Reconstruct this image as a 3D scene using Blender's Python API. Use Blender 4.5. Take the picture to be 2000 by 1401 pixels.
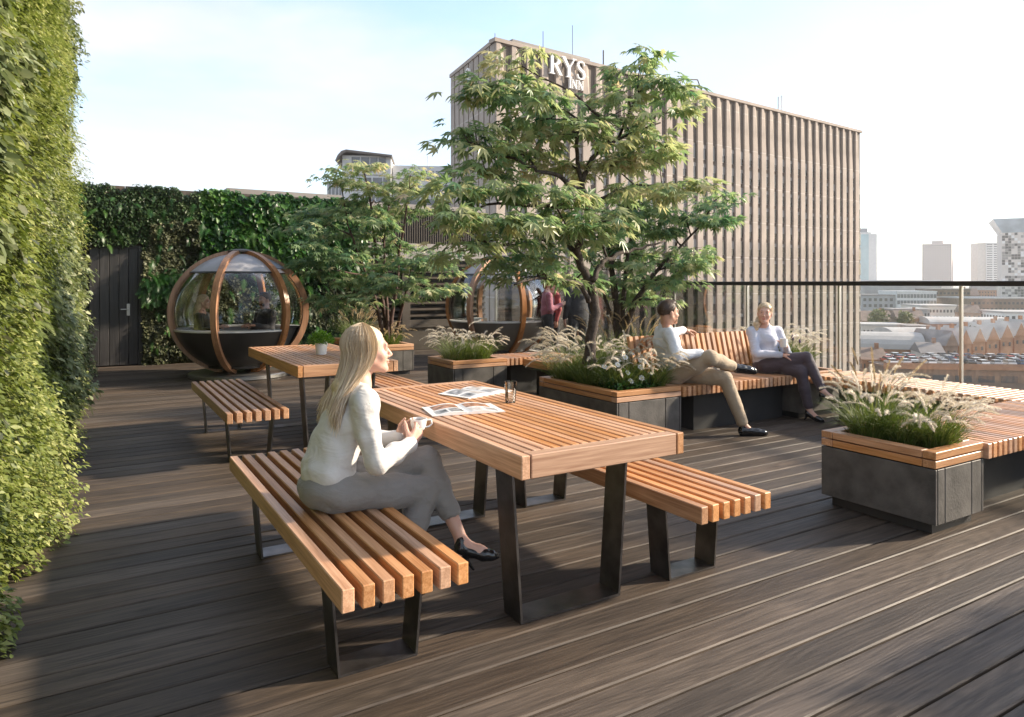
import bpy, math, random
import numpy as np
from mathutils import Vector, Matrix
random.seed(7); RNG = np.random.default_rng(11)
for o in list(bpy.data.objects): bpy.data.objects.remove(o)
SC = bpy.context.scene
COL = SC.collection

# ------------------------------------------------------------------ camera
YAW = math.radians(31.2); CS, SN = math.cos(YAW), math.sin(YAW)
EYE = 1.55; FPX = 1380.0; HORIZON = 553.0
cam = bpy.data.cameras.new('camera'); camo = bpy.data.objects.new('camera', cam); COL.objects.link(camo)
camo.location = (0, 0, EYE); camo.rotation_euler = (math.radians(90), 0, -YAW)
cam.sensor_width = 36.0; cam.lens = 36.0 * FPX / 2000.0
cam.shift_y = -(700.5 - HORIZON) / 2000.0
cam.clip_start = 0.05; cam.clip_end = 20000
SC.camera = camo

# ------------------------------------------------------------------ sky and sun
SUN_AZ = math.radians(-19.0)      # from +X, towards -Y
SUN_EL = math.radians(25.0)
sund = Vector((math.cos(SUN_AZ) * math.cos(SUN_EL), math.sin(SUN_AZ) * math.cos(SUN_EL), math.sin(SUN_EL)))
w = bpy.data.worlds.new('World'); SC.world = w; w.use_nodes = True
nt = w.node_tree; nt.nodes.clear()
def N(t, kind, **kw):
    n = t.nodes.new(kind)
    for k, v in kw.items(): setattr(n, k, v)
    return n
sky = N(nt, 'ShaderNodeTexSky', sky_type='NISHITA', sun_disc=False)
sky.sun_elevation = SUN_EL; sky.sun_rotation = math.atan2(sund.x, sund.y)
sky.altitude = 50; sky.air_density = 1.0; sky.dust_density = 0.8; sky.ozone_density = 2.0
tc = N(nt, 'ShaderNodeTexCoord'); mp = N(nt, 'ShaderNodeMapping')
mp.inputs['Scale'].default_value = (1.5, 1.5, 4.2); mp.inputs['Location'].default_value = (3.1, 0.7, 0.4)
mp.inputs['Rotation'].default_value = (0.0, 0.12, 0.5)
n1 = N(nt, 'ShaderNodeTexNoise'); n1.inputs['Scale'].default_value = 1.5; n1.inputs['Detail'].default_value = 7
n1.inputs['Roughness'].default_value = 0.52; n1.inputs['Distortion'].default_value = 0.35
rp = N(nt, 'ShaderNodeValToRGB'); rp.color_ramp.elements[0].position = 0.36; rp.color_ramp.elements[1].position = 0.64; rp.color_ramp.elements[0].color = (0.24, 0.24, 0.24, 1)
rp.color_ramp.interpolation = 'EASE'
mul = N(nt, 'ShaderNodeMath', operation='MULTIPLY'); mul.inputs[1].default_value = 0.92
n2 = N(nt, 'ShaderNodeTexNoise'); n2.inputs['Scale'].default_value = 2.6; n2.inputs['Detail'].default_value = 5
cc = N(nt, 'ShaderNodeMixRGB'); cc.inputs['Color1'].default_value = (1.90, 1.98, 2.26, 1); cc.inputs['Color2'].default_value = (2.85, 2.88, 2.94, 1)
mx = N(nt, 'ShaderNodeMixRGB')
bg = N(nt, 'ShaderNodeBackground'); bg.inputs['Strength'].default_value = 0.148
ou = N(nt, 'ShaderNodeOutputWorld')
L = nt.links.new
L(tc.outputs['Generated'], mp.inputs['Vector']); L(mp.outputs['Vector'], n1.inputs['Vector']); L(mp.outputs['Vector'], n2.inputs['Vector'])
L(n1.outputs['Fac'], rp.inputs['Fac']); L(rp.outputs['Color'], mul.inputs[0]); L(mul.outputs[0], mx.inputs['Fac'])
L(n2.outputs['Fac'], cc.inputs['Fac'])
L(sky.outputs['Color'], mx.inputs['Color1']); L(cc.outputs['Color'], mx.inputs['Color2'])
L(mx.outputs['Color'], bg.inputs['Color']); L(bg.outputs['Background'], ou.inputs['Surface'])

sl = bpy.data.lights.new('sun', 'SUN'); sl.energy = 3.5; sl.angle = math.radians(2.5); sl.color = (1.0, 0.86, 0.68)
so = bpy.data.objects.new('sun', sl); COL.objects.link(so)
so.rotation_euler = sund.to_track_quat('Z', 'Y').to_euler(); so.location = (30, -6, 14)
SC.view_settings.view_transform = 'Standard'; SC.view_settings.look = 'None'
SC.view_settings.exposure = 1.5; SC.view_settings.gamma = 1.0; SC.view_settings.use_curve_mapping = False

# ------------------------------------------------------------------ helpers
def cw(x, d, z):
    """x right of the view axis, d along it -> world"""
    return Vector((x * CS + d * SN, -x * SN + d * CS, z))
def at(u, v, d):
    return cw((u - 1000) / FPX * d, d, EYE - (v - HORIZON) / FPX * d)
def atY(u, v, Y):
    r = (u - 1000) / FPX
    X = Y * (SN + r * CS) / (CS - r * SN); d = X * SN + Y * CS
    return Vector((X, Y, EYE - (v - HORIZON) / FPX * d))

class MB:
    def __init__(s): s.v = []; s.f = []; s.m = []
    def add(s, vs, fs, mi=0):
        b = len(s.v); s.v += [tuple(p) for p in vs]; s.f += [tuple(i + b for i in f) for f in fs]; s.m += [mi] * len(fs)
    def box(s, lo, hi, mi=0, M=None):
        x0, y0, z0 = lo; x1, y1, z1 = hi
        vs = [Vector(p) for p in ((x0,y0,z0),(x1,y0,z0),(x1,y1,z0),(x0,y1,z0),(x0,y0,z1),(x1,y0,z1),(x1,y1,z1),(x0,y1,z1))]
        if M: vs = [M @ p for p in vs]
        s.add(vs, [(0,3,2,1),(4,5,6,7),(0,1,5,4),(1,2,6,5),(2,3,7,6),(3,0,4,7)], mi)
    def cbox(s, lo, hi, c=0.006, mi=0, M=None):
        vs = []; idx = {}
        L_ = (lo, hi)
        for sx in (0,1):
            for sy in (0,1):
                for sz in (0,1):
                    P = [L_[sx][0], L_[sy][1], L_[sz][2]]; sg = [1 if q == 0 else -1 for q in (sx,sy,sz)]
                    for ax in range(3):
                        q = [P[k] + (0 if k == ax else sg[k] * c) for k in range(3)]
                        idx[(sx,sy,sz,ax)] = len(vs); vs.append(Vector(q))
        fs = []
        for ax in range(3):
            o1, o2 = [(1,2),(2,0),(0,1)][ax]
            for sd in (0,1):
                loop = []
                for a, b in ((0,0),(1,0),(1,1),(0,1)):
                    k = [0,0,0]; k[ax] = sd; k[o1] = a; k[o2] = b; loop.append(idx[(k[0],k[1],k[2],ax)])
                fs.append(tuple(loop if sd else loop[::-1]))
        for ax in range(3):                       # edge along ax
            o1, o2 = [(1,2),(2,0),(0,1)][ax]
            for a in (0,1):
                for b in (0,1):
                    q = []
                    for e, which in ((0,o1),(1,o1),(1,o2),(0,o2)):
                        k = [0,0,0]; k[ax] = e; k[o1] = a; k[o2] = b; q.append(idx[(k[0],k[1],k[2],which)])
                    fs.append(tuple(q if (a ^ b) == 0 else q[::-1]))
        for sx in (0,1):
            for sy in (0,1):
                for sz in (0,1):
                    q = [idx[(sx,sy,sz,a)] for a in range(3)]
                    fs.append(tuple(q if (sx + sy + sz) % 2 else q[::-1]))
        if M: vs = [M @ p for p in vs]
        s.add(vs, fs, mi)
    def prism(s, poly, axis, a0, a1, mi=0, M=None):
        """poly in the two other axes (cyclic order), extruded along axis"""
        n = len(poly); vs = []
        for a in (a0, a1):
            for p, q in poly:
                v = [0,0,0]; v[axis] = a; v[(axis+1) % 3] = p; v[(axis+2) % 3] = q; vs.append(Vector(v))
        if M: vs = [M @ p for p in vs]
        fs = [tuple(range(n))[::-1], tuple(range(n, 2*n))] + [(i, (i+1) % n, n + (i+1) % n, n + i) for i in range(n)]
        s.add(vs, fs, mi)
    def tube(s, pts, rad, n=8, mi=0, cap=True):
        pts = [Vector(p) for p in pts]; k = len(pts)
        if not hasattr(rad, '__len__'): rad = [rad] * k
        up = Vector((0.123, 0.31, 0.94)); vs = []
        prev = None
        for i in range(k):
            t = (pts[min(i+1, k-1)] - pts[max(i-1, 0)])
            t = t.normalized() if t.length > 1e-9 else Vector((0,0,1))
            if prev is None:
                e = up.cross(t)
                if e.length < 1e-3: e = Vector((1,0,0)).cross(t)
                e.normalize()
            else:
                e = (prev - t * prev.dot(t)); e = e.normalized() if e.length > 1e-6 else up.cross(t).normalized()
            prev = e; g = t.cross(e)
            for j in range(n):
                a = 2 * math.pi * j / n
                vs.append(pts[i] + (e * math.cos(a) + g * math.sin(a)) * rad[i])
        fs = [(i*n + j, i*n + (j+1) % n, (i+1)*n + (j+1) % n, (i+1)*n + j) for i in range(k-1) for j in range(n)]
        if cap: fs += [tuple(range(n))[::-1], tuple(range((k-1)*n, k*n))]
        s.add(vs, fs, mi)
    def lathe(s, prof, n=32, c=(0,0,0), mi=0, a0=0.0, a1=2*math.pi):
        full = abs(a1 - a0 - 2*math.pi) < 1e-6; m = n if full else n + 1; vs = []
        for i in range(m):
            a = a0 + (a1 - a0) * i / n
            for r, z in prof: vs.append((c[0] + r*math.cos(a), c[1] + r*math.sin(a), c[2] + z))
        k = len(prof); fs = []
        for i in range(n):
            i2 = (i+1) % m
            for j in range(k-1): fs.append((i*k + j, i2*k + j, i2*k + j+1, i*k + j+1))
        s.add(vs, fs, mi)
    def mesh(s, name, mats, smooth=False, angle=None):
        me = bpy.data.meshes.new(name); me.from_pydata(s.v, [], s.f)
        if not isinstance(mats, (list, tuple)): mats = [mats]
        for m in mats: me.materials.append(m)
        if len(mats) > 1: me.polygons.foreach_set('material_index', s.m)
        if smooth:
            me.polygons.foreach_set('use_smooth', [True] * len(me.polygons))
            if angle is not None: me.set_sharp_from_angle(angle=math.radians(angle))
        me.update(); return me
    def build(s, name, mats, parent=None, smooth=False, angle=None, loc=None):
        return link(name, s.mesh(name, mats, smooth, angle), parent, loc)

def link(name, me, parent=None, loc=None, rot=None):
    o = bpy.data.objects.new(name, me); COL.objects.link(o)
    if parent: o.parent = parent
    if loc is not None: o.location = loc
    if rot is not None: o.rotation_euler = rot
    return o
def tag(o, label=None, cat=None, group=None, kind=None):
    if label: o['label'] = label
    if cat: o['category'] = cat
    if group: o['group'] = group
    if kind: o['kind'] = kind
    return o
def thing(name, label, cat, loc=(0,0,0), rz=0.0, group=None):
    o = bpy.data.objects.new(name, None); COL.objects.link(o); o.empty_display_size = 0.1
    o.location = loc; o.rotation_euler = (0, 0, rz); return tag(o, label, cat, group)
def copy_tree(o, parent=None):
    c = o.copy(); COL.objects.link(c); c.parent = parent
    for ch in o.children: copy_tree(ch, c)
    return c
def np_mesh(name, V, F, mats, smooth=False, midx=None, attr=None):
    """V (n,3), F (m,k) uniform k"""
    me = bpy.data.meshes.new(name); V = np.ascontiguousarray(V, np.float32); F = np.ascontiguousarray(F, np.int32)
    k = F.shape[1]; me.vertices.add(len(V)); me.vertices.foreach_set('co', V.ravel())
    me.loops.add(F.size); me.loops.foreach_set('vertex_index', F.ravel())
    me.polygons.add(len(F)); me.polygons.foreach_set('loop_start', np.arange(0, F.size, k, dtype=np.int32))
    me.polygons.foreach_set('loop_total', np.full(len(F), k, np.int32))
    if not isinstance(mats, (list, tuple)): mats = [mats]
    for m in mats: me.materials.append(m)
    if midx is not None: me.polygons.foreach_set('material_index', np.ascontiguousarray(midx, np.int32))
    if smooth: me.polygons.foreach_set('use_smooth', np.ones(len(F), bool))
    if attr is not None:
        a = me.attributes.new('tint', 'FLOAT', 'POINT'); a.data.foreach_set('value', np.ascontiguousarray(attr, np.float32))
    me.update(calc_edges=True); return me

# ------------------------------------------------------------------ materials
def newmat(name):
    m = bpy.data.materials.new(name); m.use_nodes = True; t = m.node_tree
    return m, t, t.nodes['Principled BSDF']
def ramp(t, stops):
    r = N(t, 'ShaderNodeValToRGB'); e = r.color_ramp.elements
    while len(e) < len(stops): e.new(0.5)
    for i, (p, c) in enumerate(stops): e[i].position = p; e[i].color = (*c, 1)
    return r
def flat(name, col, rough=0.5, metal=0.0, var=0.0, scale=6.0, bump=0.0, bscale=40.0, spec=0.5, **kw):
    m, t, b = newmat(name); b.inputs['Base Color'].default_value = (*col, 1); b.inputs['Roughness'].default_value = rough
    b.inputs['Metallic'].default_value = metal; b.inputs['Specular IOR Level'].default_value = spec
    tcn = N(t, 'ShaderNodeTexCoord')
    if var > 0:
        nz = N(t, 'ShaderNodeTexNoise'); nz.inputs['Scale'].default_value = scale; nz.inputs['Detail'].default_value = 6
        t.links.new(tcn.outputs['Object'], nz.inputs['Vector'])
        r = ramp(t, [(0.3, tuple(c * (1 - var) for c in col)), (0.7, tuple(min(1, c * (1 + var)) for c in col))])
        t.links.new(nz.outputs['Fac'], r.inputs['Fac']); t.links.new(r.outputs['Color'], b.inputs['Base Color'])
    if bump > 0:
        nb = N(t, 'ShaderNodeTexNoise'); nb.inputs['Scale'].default_value = bscale; nb.inputs['Detail'].default_value = 4
        t.links.new(tcn.outputs['Object'], nb.inputs['Vector'])
        bp = N(t, 'ShaderNodeBump'); bp.inputs['Strength'].default_value = bump; bp.inputs['Distance'].default_value = 0.01
        t.links.new(nb.outputs['Fac'], bp.inputs['Height']); t.links.new(bp.outputs['Normal'], b.inputs['Normal'])
    for k, v in kw.items(): b.inputs[k].default_value = v
    return m
def wood(name, dark, light, axis=1, rough=0.45, grain=38.0, bump=0.15, spread=0.35, knots=False, coat=0.0):
    """stretched-noise grain along a local axis, tone varying from piece to piece"""
    m, t, b = newmat(name); l = t.links.new
    tcn = N(t, 'ShaderNodeTexCoord'); oi = N(t, 'ShaderNodeObjectInfo')
    ad = N(t, 'ShaderNodeVectorMath', operation='ADD'); sc_ = N(t, 'ShaderNodeMath', operation='MULTIPLY'); sc_.inputs[1].default_value = 37.0
    l(oi.outputs['Random'], sc_.inputs[0]); l(tcn.outputs['Object'], ad.inputs[0]); l(sc_.outputs[0], ad.inputs[1])
    mpn = N(t, 'ShaderNodeMapping'); s = [grain] * 3; s[axis] = grain * (0.05 if knots else 0.045); mpn.inputs['Scale'].default_value = s
    l(ad.outputs[0], mpn.inputs['Vector'])
    nz = N(t, 'ShaderNodeTexNoise'); nz.inputs['Scale'].default_value = 1.0; nz.inputs['Detail'].default_value = 5; nz.inputs['Roughness'].default_value = 0.6
    nz.inputs['Distortion'].default_value = 0.6; l(mpn.outputs['Vector'], nz.inputs['Vector'])
    mp2 = N(t, 'ShaderNodeMapping'); s2 = [grain * 4] * 3; s2[axis] = grain * (0.22 if knots else 0.12); mp2.inputs['Scale'].default_value = s2
    l(ad.outputs[0], mp2.inputs['Vector'])
    nf = N(t, 'ShaderNodeTexNoise'); nf.inputs['Scale'].default_value = 1.0; nf.inputs['Detail'].default_value = 3; l(mp2.outputs['Vector'], nf.inputs['Vector'])
    mixf = N(t, 'ShaderNodeMath', operation='MULTIPLY_ADD'); mixf.inputs[1].default_value = 0.22 if knots else 0.45; l(nf.outputs['Fac'], mixf.inputs[0]); 
    half = N(t, 'ShaderNodeMath', operation='MULTIPLY'); half.inputs[1].default_value = 0.78 if knots else 0.55; l(nz.outputs['Fac'], half.inputs[0]); l(half.outputs[0], mixf.inputs[2])
    r = ramp(t, [(0.36 if knots else 0.32, dark), (0.66 if knots else 0.66, light)]); l(mixf.outputs[0], r.inputs['Fac'])
    hs = N(t, 'ShaderNodeHueSaturation'); l(r.outputs['Color'], hs.inputs['Color'])
    mr = N(t, 'ShaderNodeMapRange'); mr.inputs['To Min'].default_value = 1 - spread; mr.inputs['To Max'].default_value = 1 + spread
    l(oi.outputs['Random'], mr.inputs['Value']); l(mr.outputs[0], hs.inputs['Value'])
    r2 = N(t, 'ShaderNodeMath', operation='FRACT'); r3 = N(t, 'ShaderNodeMath', operation='MULTIPLY'); r3.inputs[1].default_value = 7.31
    l(oi.outputs['Random'], r3.inputs[0]); l(r3.outputs[0], r2.inputs[0])
    mr2 = N(t, 'ShaderNodeMapRange'); mr2.inputs['To Min'].default_value = 0.82; mr2.inputs['To Max'].default_value = 1.12
    l(r2.outputs[0], mr2.inputs['Value']); l(mr2.outputs[0], hs.inputs['Saturation'])
    colout = hs.outputs['Color']; hgt = mixf.outputs[0]
    if knots: b.inputs['Specular IOR Level'].default_value = 0.28
    if knots:
        # growth rings bending round knots, plus broad weathering
        mk = N(t, 'ShaderNodeMapping'); sk = [4.2] * 3; sk[axis] = 0.5; mk.inputs['Scale'].default_value = sk; l(ad.outputs[0], mk.inputs['Vector'])
        vz = N(t, 'ShaderNodeTexNoise'); vz.inputs['Scale'].default_value = 1.0; vz.inputs['Detail'].default_value = 1.5; l(mk.outputs['Vector'], vz.inputs['Vector'])
        mw = N(t, 'ShaderNodeMath', operation='MULTIPLY'); mw.inputs[1].default_value = 120.0; l(vz.outputs['Fac'], mw.inputs[0])
        sn = N(t, 'ShaderNodeMath', operation='SINE'); l(mw.outputs[0], sn.inputs[0])
        sh = N(t, 'ShaderNodeMapRange'); sh.inputs['From Min'].default_value = -1; sh.inputs['From Max'].default_value = 1; sh.inputs['To Min'].default_value = 0.86; sh.inputs['To Max'].default_value = 1.07
        l(sn.outputs[0], sh.inputs['Value'])
        mm = N(t, 'ShaderNodeMixRGB', blend_type='MULTIPLY'); mm.inputs['Fac'].default_value = 0.8; l(colout, mm.inputs['Color1']); l(sh.outputs[0], mm.inputs['Color2'])
        vor = N(t, 'ShaderNodeTexVoronoi'); vor.inputs['Scale'].default_value = 1.0
        mv = N(t, 'ShaderNodeMapping'); sv = [5.0] * 3; sv[axis] = 1.5; mv.inputs['Scale'].default_value = sv; l(ad.outputs[0], mv.inputs['Vector']); l(mv.outputs['Vector'], vor.inputs['Vector'])
        kr = ramp(t, [(0.03, (0.35,0.33,0.32)), (0.10, (1,1,1))]); l(vor.outputs['Distance'], kr.inputs['Fac'])
        mm2 = N(t, 'ShaderNodeMixRGB', blend_type='MULTIPLY'); mm2.inputs['Fac'].default_value = 0.75; l(mm.outputs['Color'], mm2.inputs['Color1']); l(kr.outputs['Color'], mm2.inputs['Color2'])
        colout = mm2.outputs['Color']
        h2 = N(t, 'ShaderNodeMath', operation='MULTIPLY_ADD'); h2.inputs[1].default_value = 0.10; l(sn.outputs[0], h2.inputs[0]); l(mixf.outputs[0], h2.inputs[2]); hgt = h2.outputs[0]
        big = N(t, 'ShaderNodeTexNoise'); big.inputs['Scale'].default_value = 0.9; big.inputs['Detail'].default_value = 5; l(tcn.outputs['Object'], big.inputs['Vector'])
        rr = N(t, 'ShaderNodeMapRange'); rr.inputs['From Min'].default_value = 0.35; rr.inputs['From Max'].default_value = 0.7; rr.inputs['To Min'].default_value = rough - 0.08; rr.inputs['To Max'].default_value = rough + 0.15
        l(big.outputs['Fac'], rr.inputs['Value']); l(rr.outputs[0], b.inputs['Roughness'])
    else: b.inputs['Roughness'].default_value = rough
    l(colout, b.inputs['Base Color'])
    bp = N(t, 'ShaderNodeBump'); bp.inputs['Strength'].default_value = bump; bp.inputs['Distance'].default_value = 0.004
    l(hgt, bp.inputs['Height']); l(bp.outputs['Normal'], b.inputs['Normal'])
    b.inputs['Coat Weight'].default_value = coat; b.inputs['Coat Roughness'].default_value = 0.3
    return m
def leafmat(name, cols, rough=0.45, trans=0.35, attr=True, spec=0.4):
    m, t, b = newmat(name); l = t.links.new
    a = N(t, 'ShaderNodeAttribute', attribute_name='tint'); oi = N(t, 'ShaderNodeObjectInfo')
    sm = N(t, 'ShaderNodeMath', operation='ADD'); l(a.outputs['Fac'], sm.inputs[0])
    if attr: sm.inputs[1].default_value = 0.0
    else: l(oi.outputs['Random'], sm.inputs[1])
    r = ramp(t, [(i / (len(cols) - 1), c) for i, c in enumerate(cols)]); l(sm.outputs[0], r.inputs['Fac'])
    l(r.outputs['Color'], b.inputs['Base Color']); b.inputs['Roughness'].default_value = rough; b.inputs['Specular IOR Level'].default_value = spec
    tr = N(t, 'ShaderNodeBsdfTranslucent'); hs = N(t, 'ShaderNodeHueSaturation'); hs.inputs['Value'].default_value = 1.25; hs.inputs['Saturation'].default_value = 1.1
    l(r.outputs['Color'], hs.inputs['Color']); l(hs.outputs['Color'], tr.inputs['Color'])
    mxs = N(t, 'ShaderNodeMixShader'); mxs.inputs['Fac'].default_value = trans
    l(b.outputs['BSDF'], mxs.inputs[1]); l(tr.outputs['BSDF'], mxs.inputs[2])
    l(mxs.outputs['Shader'], t.nodes['Material Output'].inputs['Surface']); return m
def glassmat(name, tint=(1,1,1), refl=1.0, rough=0.0, base=0.0, ior=1.45):
    """thin pane: sees through, mirrors by Fresnel"""
    m = bpy.data.materials.new(name); m.use_nodes = True; t = m.node_tree; t.nodes.clear(); l = t.links.new
    o = N(t, 'ShaderNodeOutputMaterial'); tr = N(t, 'ShaderNodeBsdfTransparent'); tr.inputs['Color'].default_value = (*tint, 1)
    g = N(t, 'ShaderNodeBsdfGlossy'); g.inputs['Roughness'].default_value = rough
    fr = N(t, 'ShaderNodeFresnel'); fr.inputs['IOR'].default_value = ior
    mu = N(t, 'ShaderNodeMath', operation='MULTIPLY_ADD'); mu.inputs[1].default_value = refl; mu.inputs[2].default_value = base; mu.use_clamp = True
    l(fr.outputs['Fac'], mu.inputs[0]); x = N(t, 'ShaderNodeMixShader'); l(mu.outputs[0], x.inputs['Fac'])
    l(tr.outputs['BSDF'], x.inputs[1]); l(g.outputs['BSDF'], x.inputs[2]); l(x.outputs['Shader'], o.inputs['Surface']); return m

M = {}
WD, WL = (0.34, 0.145, 0.055), (0.66, 0.365, 0.19)
M['wood_x'] = wood('warm hardwood x', WD, WL, 0, 0.42, 34, 0.25, 0.20)
M['wood_y'] = wood('warm hardwood y', WD, WL, 1, 0.42, 34, 0.25, 0.20)
M['wood_z'] = wood('warm hardwood z', WD, WL, 2, 0.42, 34, 0.25, 0.20)
M['deck'] = wood('weathered deck', (0.048, 0.036, 0.028), (0.118, 0.088, 0.064), 0, 0.60, 40, 0.9, 0.30, True)
M['dark_wood'] = wood('charred timber', (0.012, 0.011, 0.011), (0.045, 0.041, 0.040), 2, 0.5, 24, 0.5, 0.2)
M['brown_wood'] = wood('brown panel timber', (0.05, 0.036, 0.028), (0.12, 0.09, 0.07), 2, 0.6, 18, 0.3, 0.2)
M['steel'] = flat('blackened steel', (0.15, 0.14, 0.135), 0.33, 0.9, 0.45, 7, 0.10, 60)
M['concrete'] = flat('dark cast stone', (0.09, 0.082, 0.073), 0.6, 0, 0.40, 7.0, 0.25, 60)
M['plinth'] = flat('black plinth', (0.03, 0.029, 0.028), 0.6, 0, 0.2, 5)
M['soil'] = flat('potting soil', (0.03, 0.022, 0.015), 0.95, 0, 0.4, 30, 0.8, 60)
M['under'] = flat('deck underlay', (0.008, 0.008, 0.008), 0.9, 0, 0.2, 3)
M['rail'] = flat('dark rail', (0.03, 0.026, 0.023), 0.45, 0.4, 0.2, 3)
M['post'] = flat('brushed steel post', (0.42, 0.41, 0.39), 0.35, 0.9, 0.1, 3)
M['white'] = flat('white ceramic', (0.80, 0.79, 0.77), 0.25, 0, 0.03, 5)
M['black'] = flat('black', (0.012, 0.012, 0.012), 0.5, 0, 0.1, 5)
M['bronze'] = flat('bronze metal', (0.085, 0.070, 0.056), 0.5, 0.3, 0.2, 2.0)
M['bronze_dark'] = flat('dark bronze', (0.03, 0.026, 0.023), 0.5, 0.3, 0.2, 2.0)
M['greige'] = flat('grey panel', (0.28, 0.25, 0.23), 0.6, 0, 0.1, 1.5)
M['glass'] = glassmat('clear glass', (0.965, 0.98, 0.975), 0.9)
M['smoke'] = glassmat('tinted glass', (0.93, 0.935, 0.94), 0.5, 0.0, 0.0, 1.5)
M['tumbler'] = glassmat('drinking glass', (0.96, 0.97, 0.97), 1.3, 0.0, 0.03)
M['pane'] = glassmat('window pane', (0.06, 0.06, 0.065), 0.8, 0.05, 0.05)
def unit(a): return a / np.maximum(np.linalg.norm(a, axis=-1, keepdims=True), 1e-9)
# ------------------------------------------------------------------ deck
DX0, DX1 = -0.9, 8.72
deck = link('deck', None); deck.empty_display_size = 0.1; tag(deck, kind='structure'); deck['label'] = 'terrace deck of weathered dark brown boards'
m = MB(); m.box((DX0, -3.2, -0.30), (DX1, 15.6, -0.034)); m.build('deck_base', M['under'], deck)
PITCH = 0.174
bm = MB(); bm.cbox((-(DX1-DX0)/2, -PITCH/2 + 0.006, -0.032), ((DX1-DX0)/2, PITCH/2 - 0.006, 0), 0.006)
bme = bm.mesh('board', M['deck'])
y = -3.0; k = 0
while y < 15.5:
    o = link('board', bme, deck, ((DX0 + DX1)/2 + random.uniform(-.01, .01), y, -0.001 + random.uniform(-0.0012, 0.0012)))
    if random.random() < 0.5: o.rotation_euler = (0, 0, math.pi)
    y += PITCH
# parapet under the glass
par = tag(link('parapet', None), 'pale stone parapet edge under the glass balustrade', 'parapet')
m = MB(); m.cbox((8.42, -3, -1.2), (8.75, 15.2, 0.06), 0.01); m.build('coping', flat('pale stone', (0.36, 0.33, 0.29), 0.7, 0, 0.12, 3), par)

# ------------------------------------------------------------------ slatted benches and tables
def ustrap(mb, xt0, xt1, xb0, xb1, zt, w, t=0.010, y0=0.0):
    """bent flat steel: down, across, up, in the XZ plane, width w along Y"""
    out = [(xt0, zt), (xb0, 0.0), (xb1, 0.0), (xt1, zt)]
    sx = (xb0 - xt0) / zt
    inn = [(xt0 + t, zt), (xb0 + t + sx * t * 0, t), (xb1 - t, t), (xt1 - t, zt)]
    for i in range(3):
        q = [out[i], out[i+1], inn[i+1], inn[i]]
        vs = [(x, y0, z) for x, z in q] + [(x, y0 + w, z) for x, z in q]
        mb.add(vs, [(0,1,2,3), (7,6,5,4), (0,4,5,1), (1,5,6,2), (2,6,7,3), (3,7,4,0)])
slat_b = MB(); slat_b.cbox((-0.0235, -1.115, -0.085), (0.0235, 1.115, 0), 0.004); SLAT_B = slat_b.mesh('slat', M['wood_y'])
def make_bench(label, loc, group='slatted benches at the two tables'):
    t = thing('slatted_bench', label, 'bench', loc, 0, group)
    for i in range(7):
        link('slat', SLAT_B, t, ((i - 3) * 0.0755, 1.115, 0.475))
    for yy in (0.30, 1.70):
        m = MB(); ustrap(m, -0.20, 0.20, -0.168, 0.168, 0.386, 0.145, 0.010, yy); m.build('leg_frame', M['steel'], t)
    for yy in (0.34, 1.75):
        m = MB(); m.box((-0.215, yy - 0.03, 0.3855), (0.215, yy + 0.03, 0.3895)); m.build('seat_bar', M['steel'], t)
    return t
TW, TL = 0.91, 2.11
sl_ = MB(); sl_.cbox((-0.0195, -(TL - 0.142)/2, -0.03), (0.0195, (TL - 0.142)/2, 0), 0.003); SLAT_T = sl_.mesh('top_slat', M['wood_y'])
def make_table(label, loc):
    t = thing('slatted_table', label, 'table', loc, 0, 'slatted tables')
    H_ = 0.84; pk = 0.042
    for s in (-1, 1):
        m = MB(); m.cbox((-pk/2, 0, -0.10), (pk/2, TL, 0), 0.004); m.build('side_plank', M['wood_y'], t, loc=(s * (TW/2 - pk/2), 0, H_))
    for yy in (0.0, TL - 0.066):
        m = MB(); m.cbox((-(TW - 2*pk - 0.012)/2, 0, -0.10), ((TW - 2*pk - 0.012)/2, 0.066, 0), 0.004); m.build('end_plank', M['wood_x'], t, loc=(0, yy, H_))
    n = 16; wdt = TW - 2*pk - 0.012
    for i in range(n):
        link('top_slat', SLAT_T, t, (-wdt/2 + wdt * (i + 0.5) / n, TL/2, H_ - 0.001))
    for yy in (0.3, 1.0, 1.7):
        m = MB(); m.box((-TW/2 + 0.05, yy, H_ - 0.06), (TW/2 - 0.05, yy + 0.06, H_ - 0.033)); m.build('cross_bar', M['steel'], t)
    for yy in (0.27, 1.65):
        m = MB(); ustrap(m, -0.345, 0.345, -0.29, 0.29, H_ - 0.061, 0.15, 0.012, yy); m.build('leg_frame', M['steel'], t)
    return t
make_bench('slatted wooden bench on which the long-haired woman in grey trousers sits', (1.02, 2.42, 0))
make_bench('empty slatted bench at the far right side of the front table', (2.775, 2.42, 0))
make_bench('empty slatted bench on the left of the table with the potted plant', (1.25, 6.16, 0))
make_bench('slatted bench behind the seated woman, right of the table with the potted plant', (2.86, 6.16, 0))
make_table('near slatted wooden table with magazines and a drinking glass on it', (1.985, 2.45, 0))
make_table('farther slatted wooden table with a small potted plant on it', (2.01, 6.09, 0))

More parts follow.
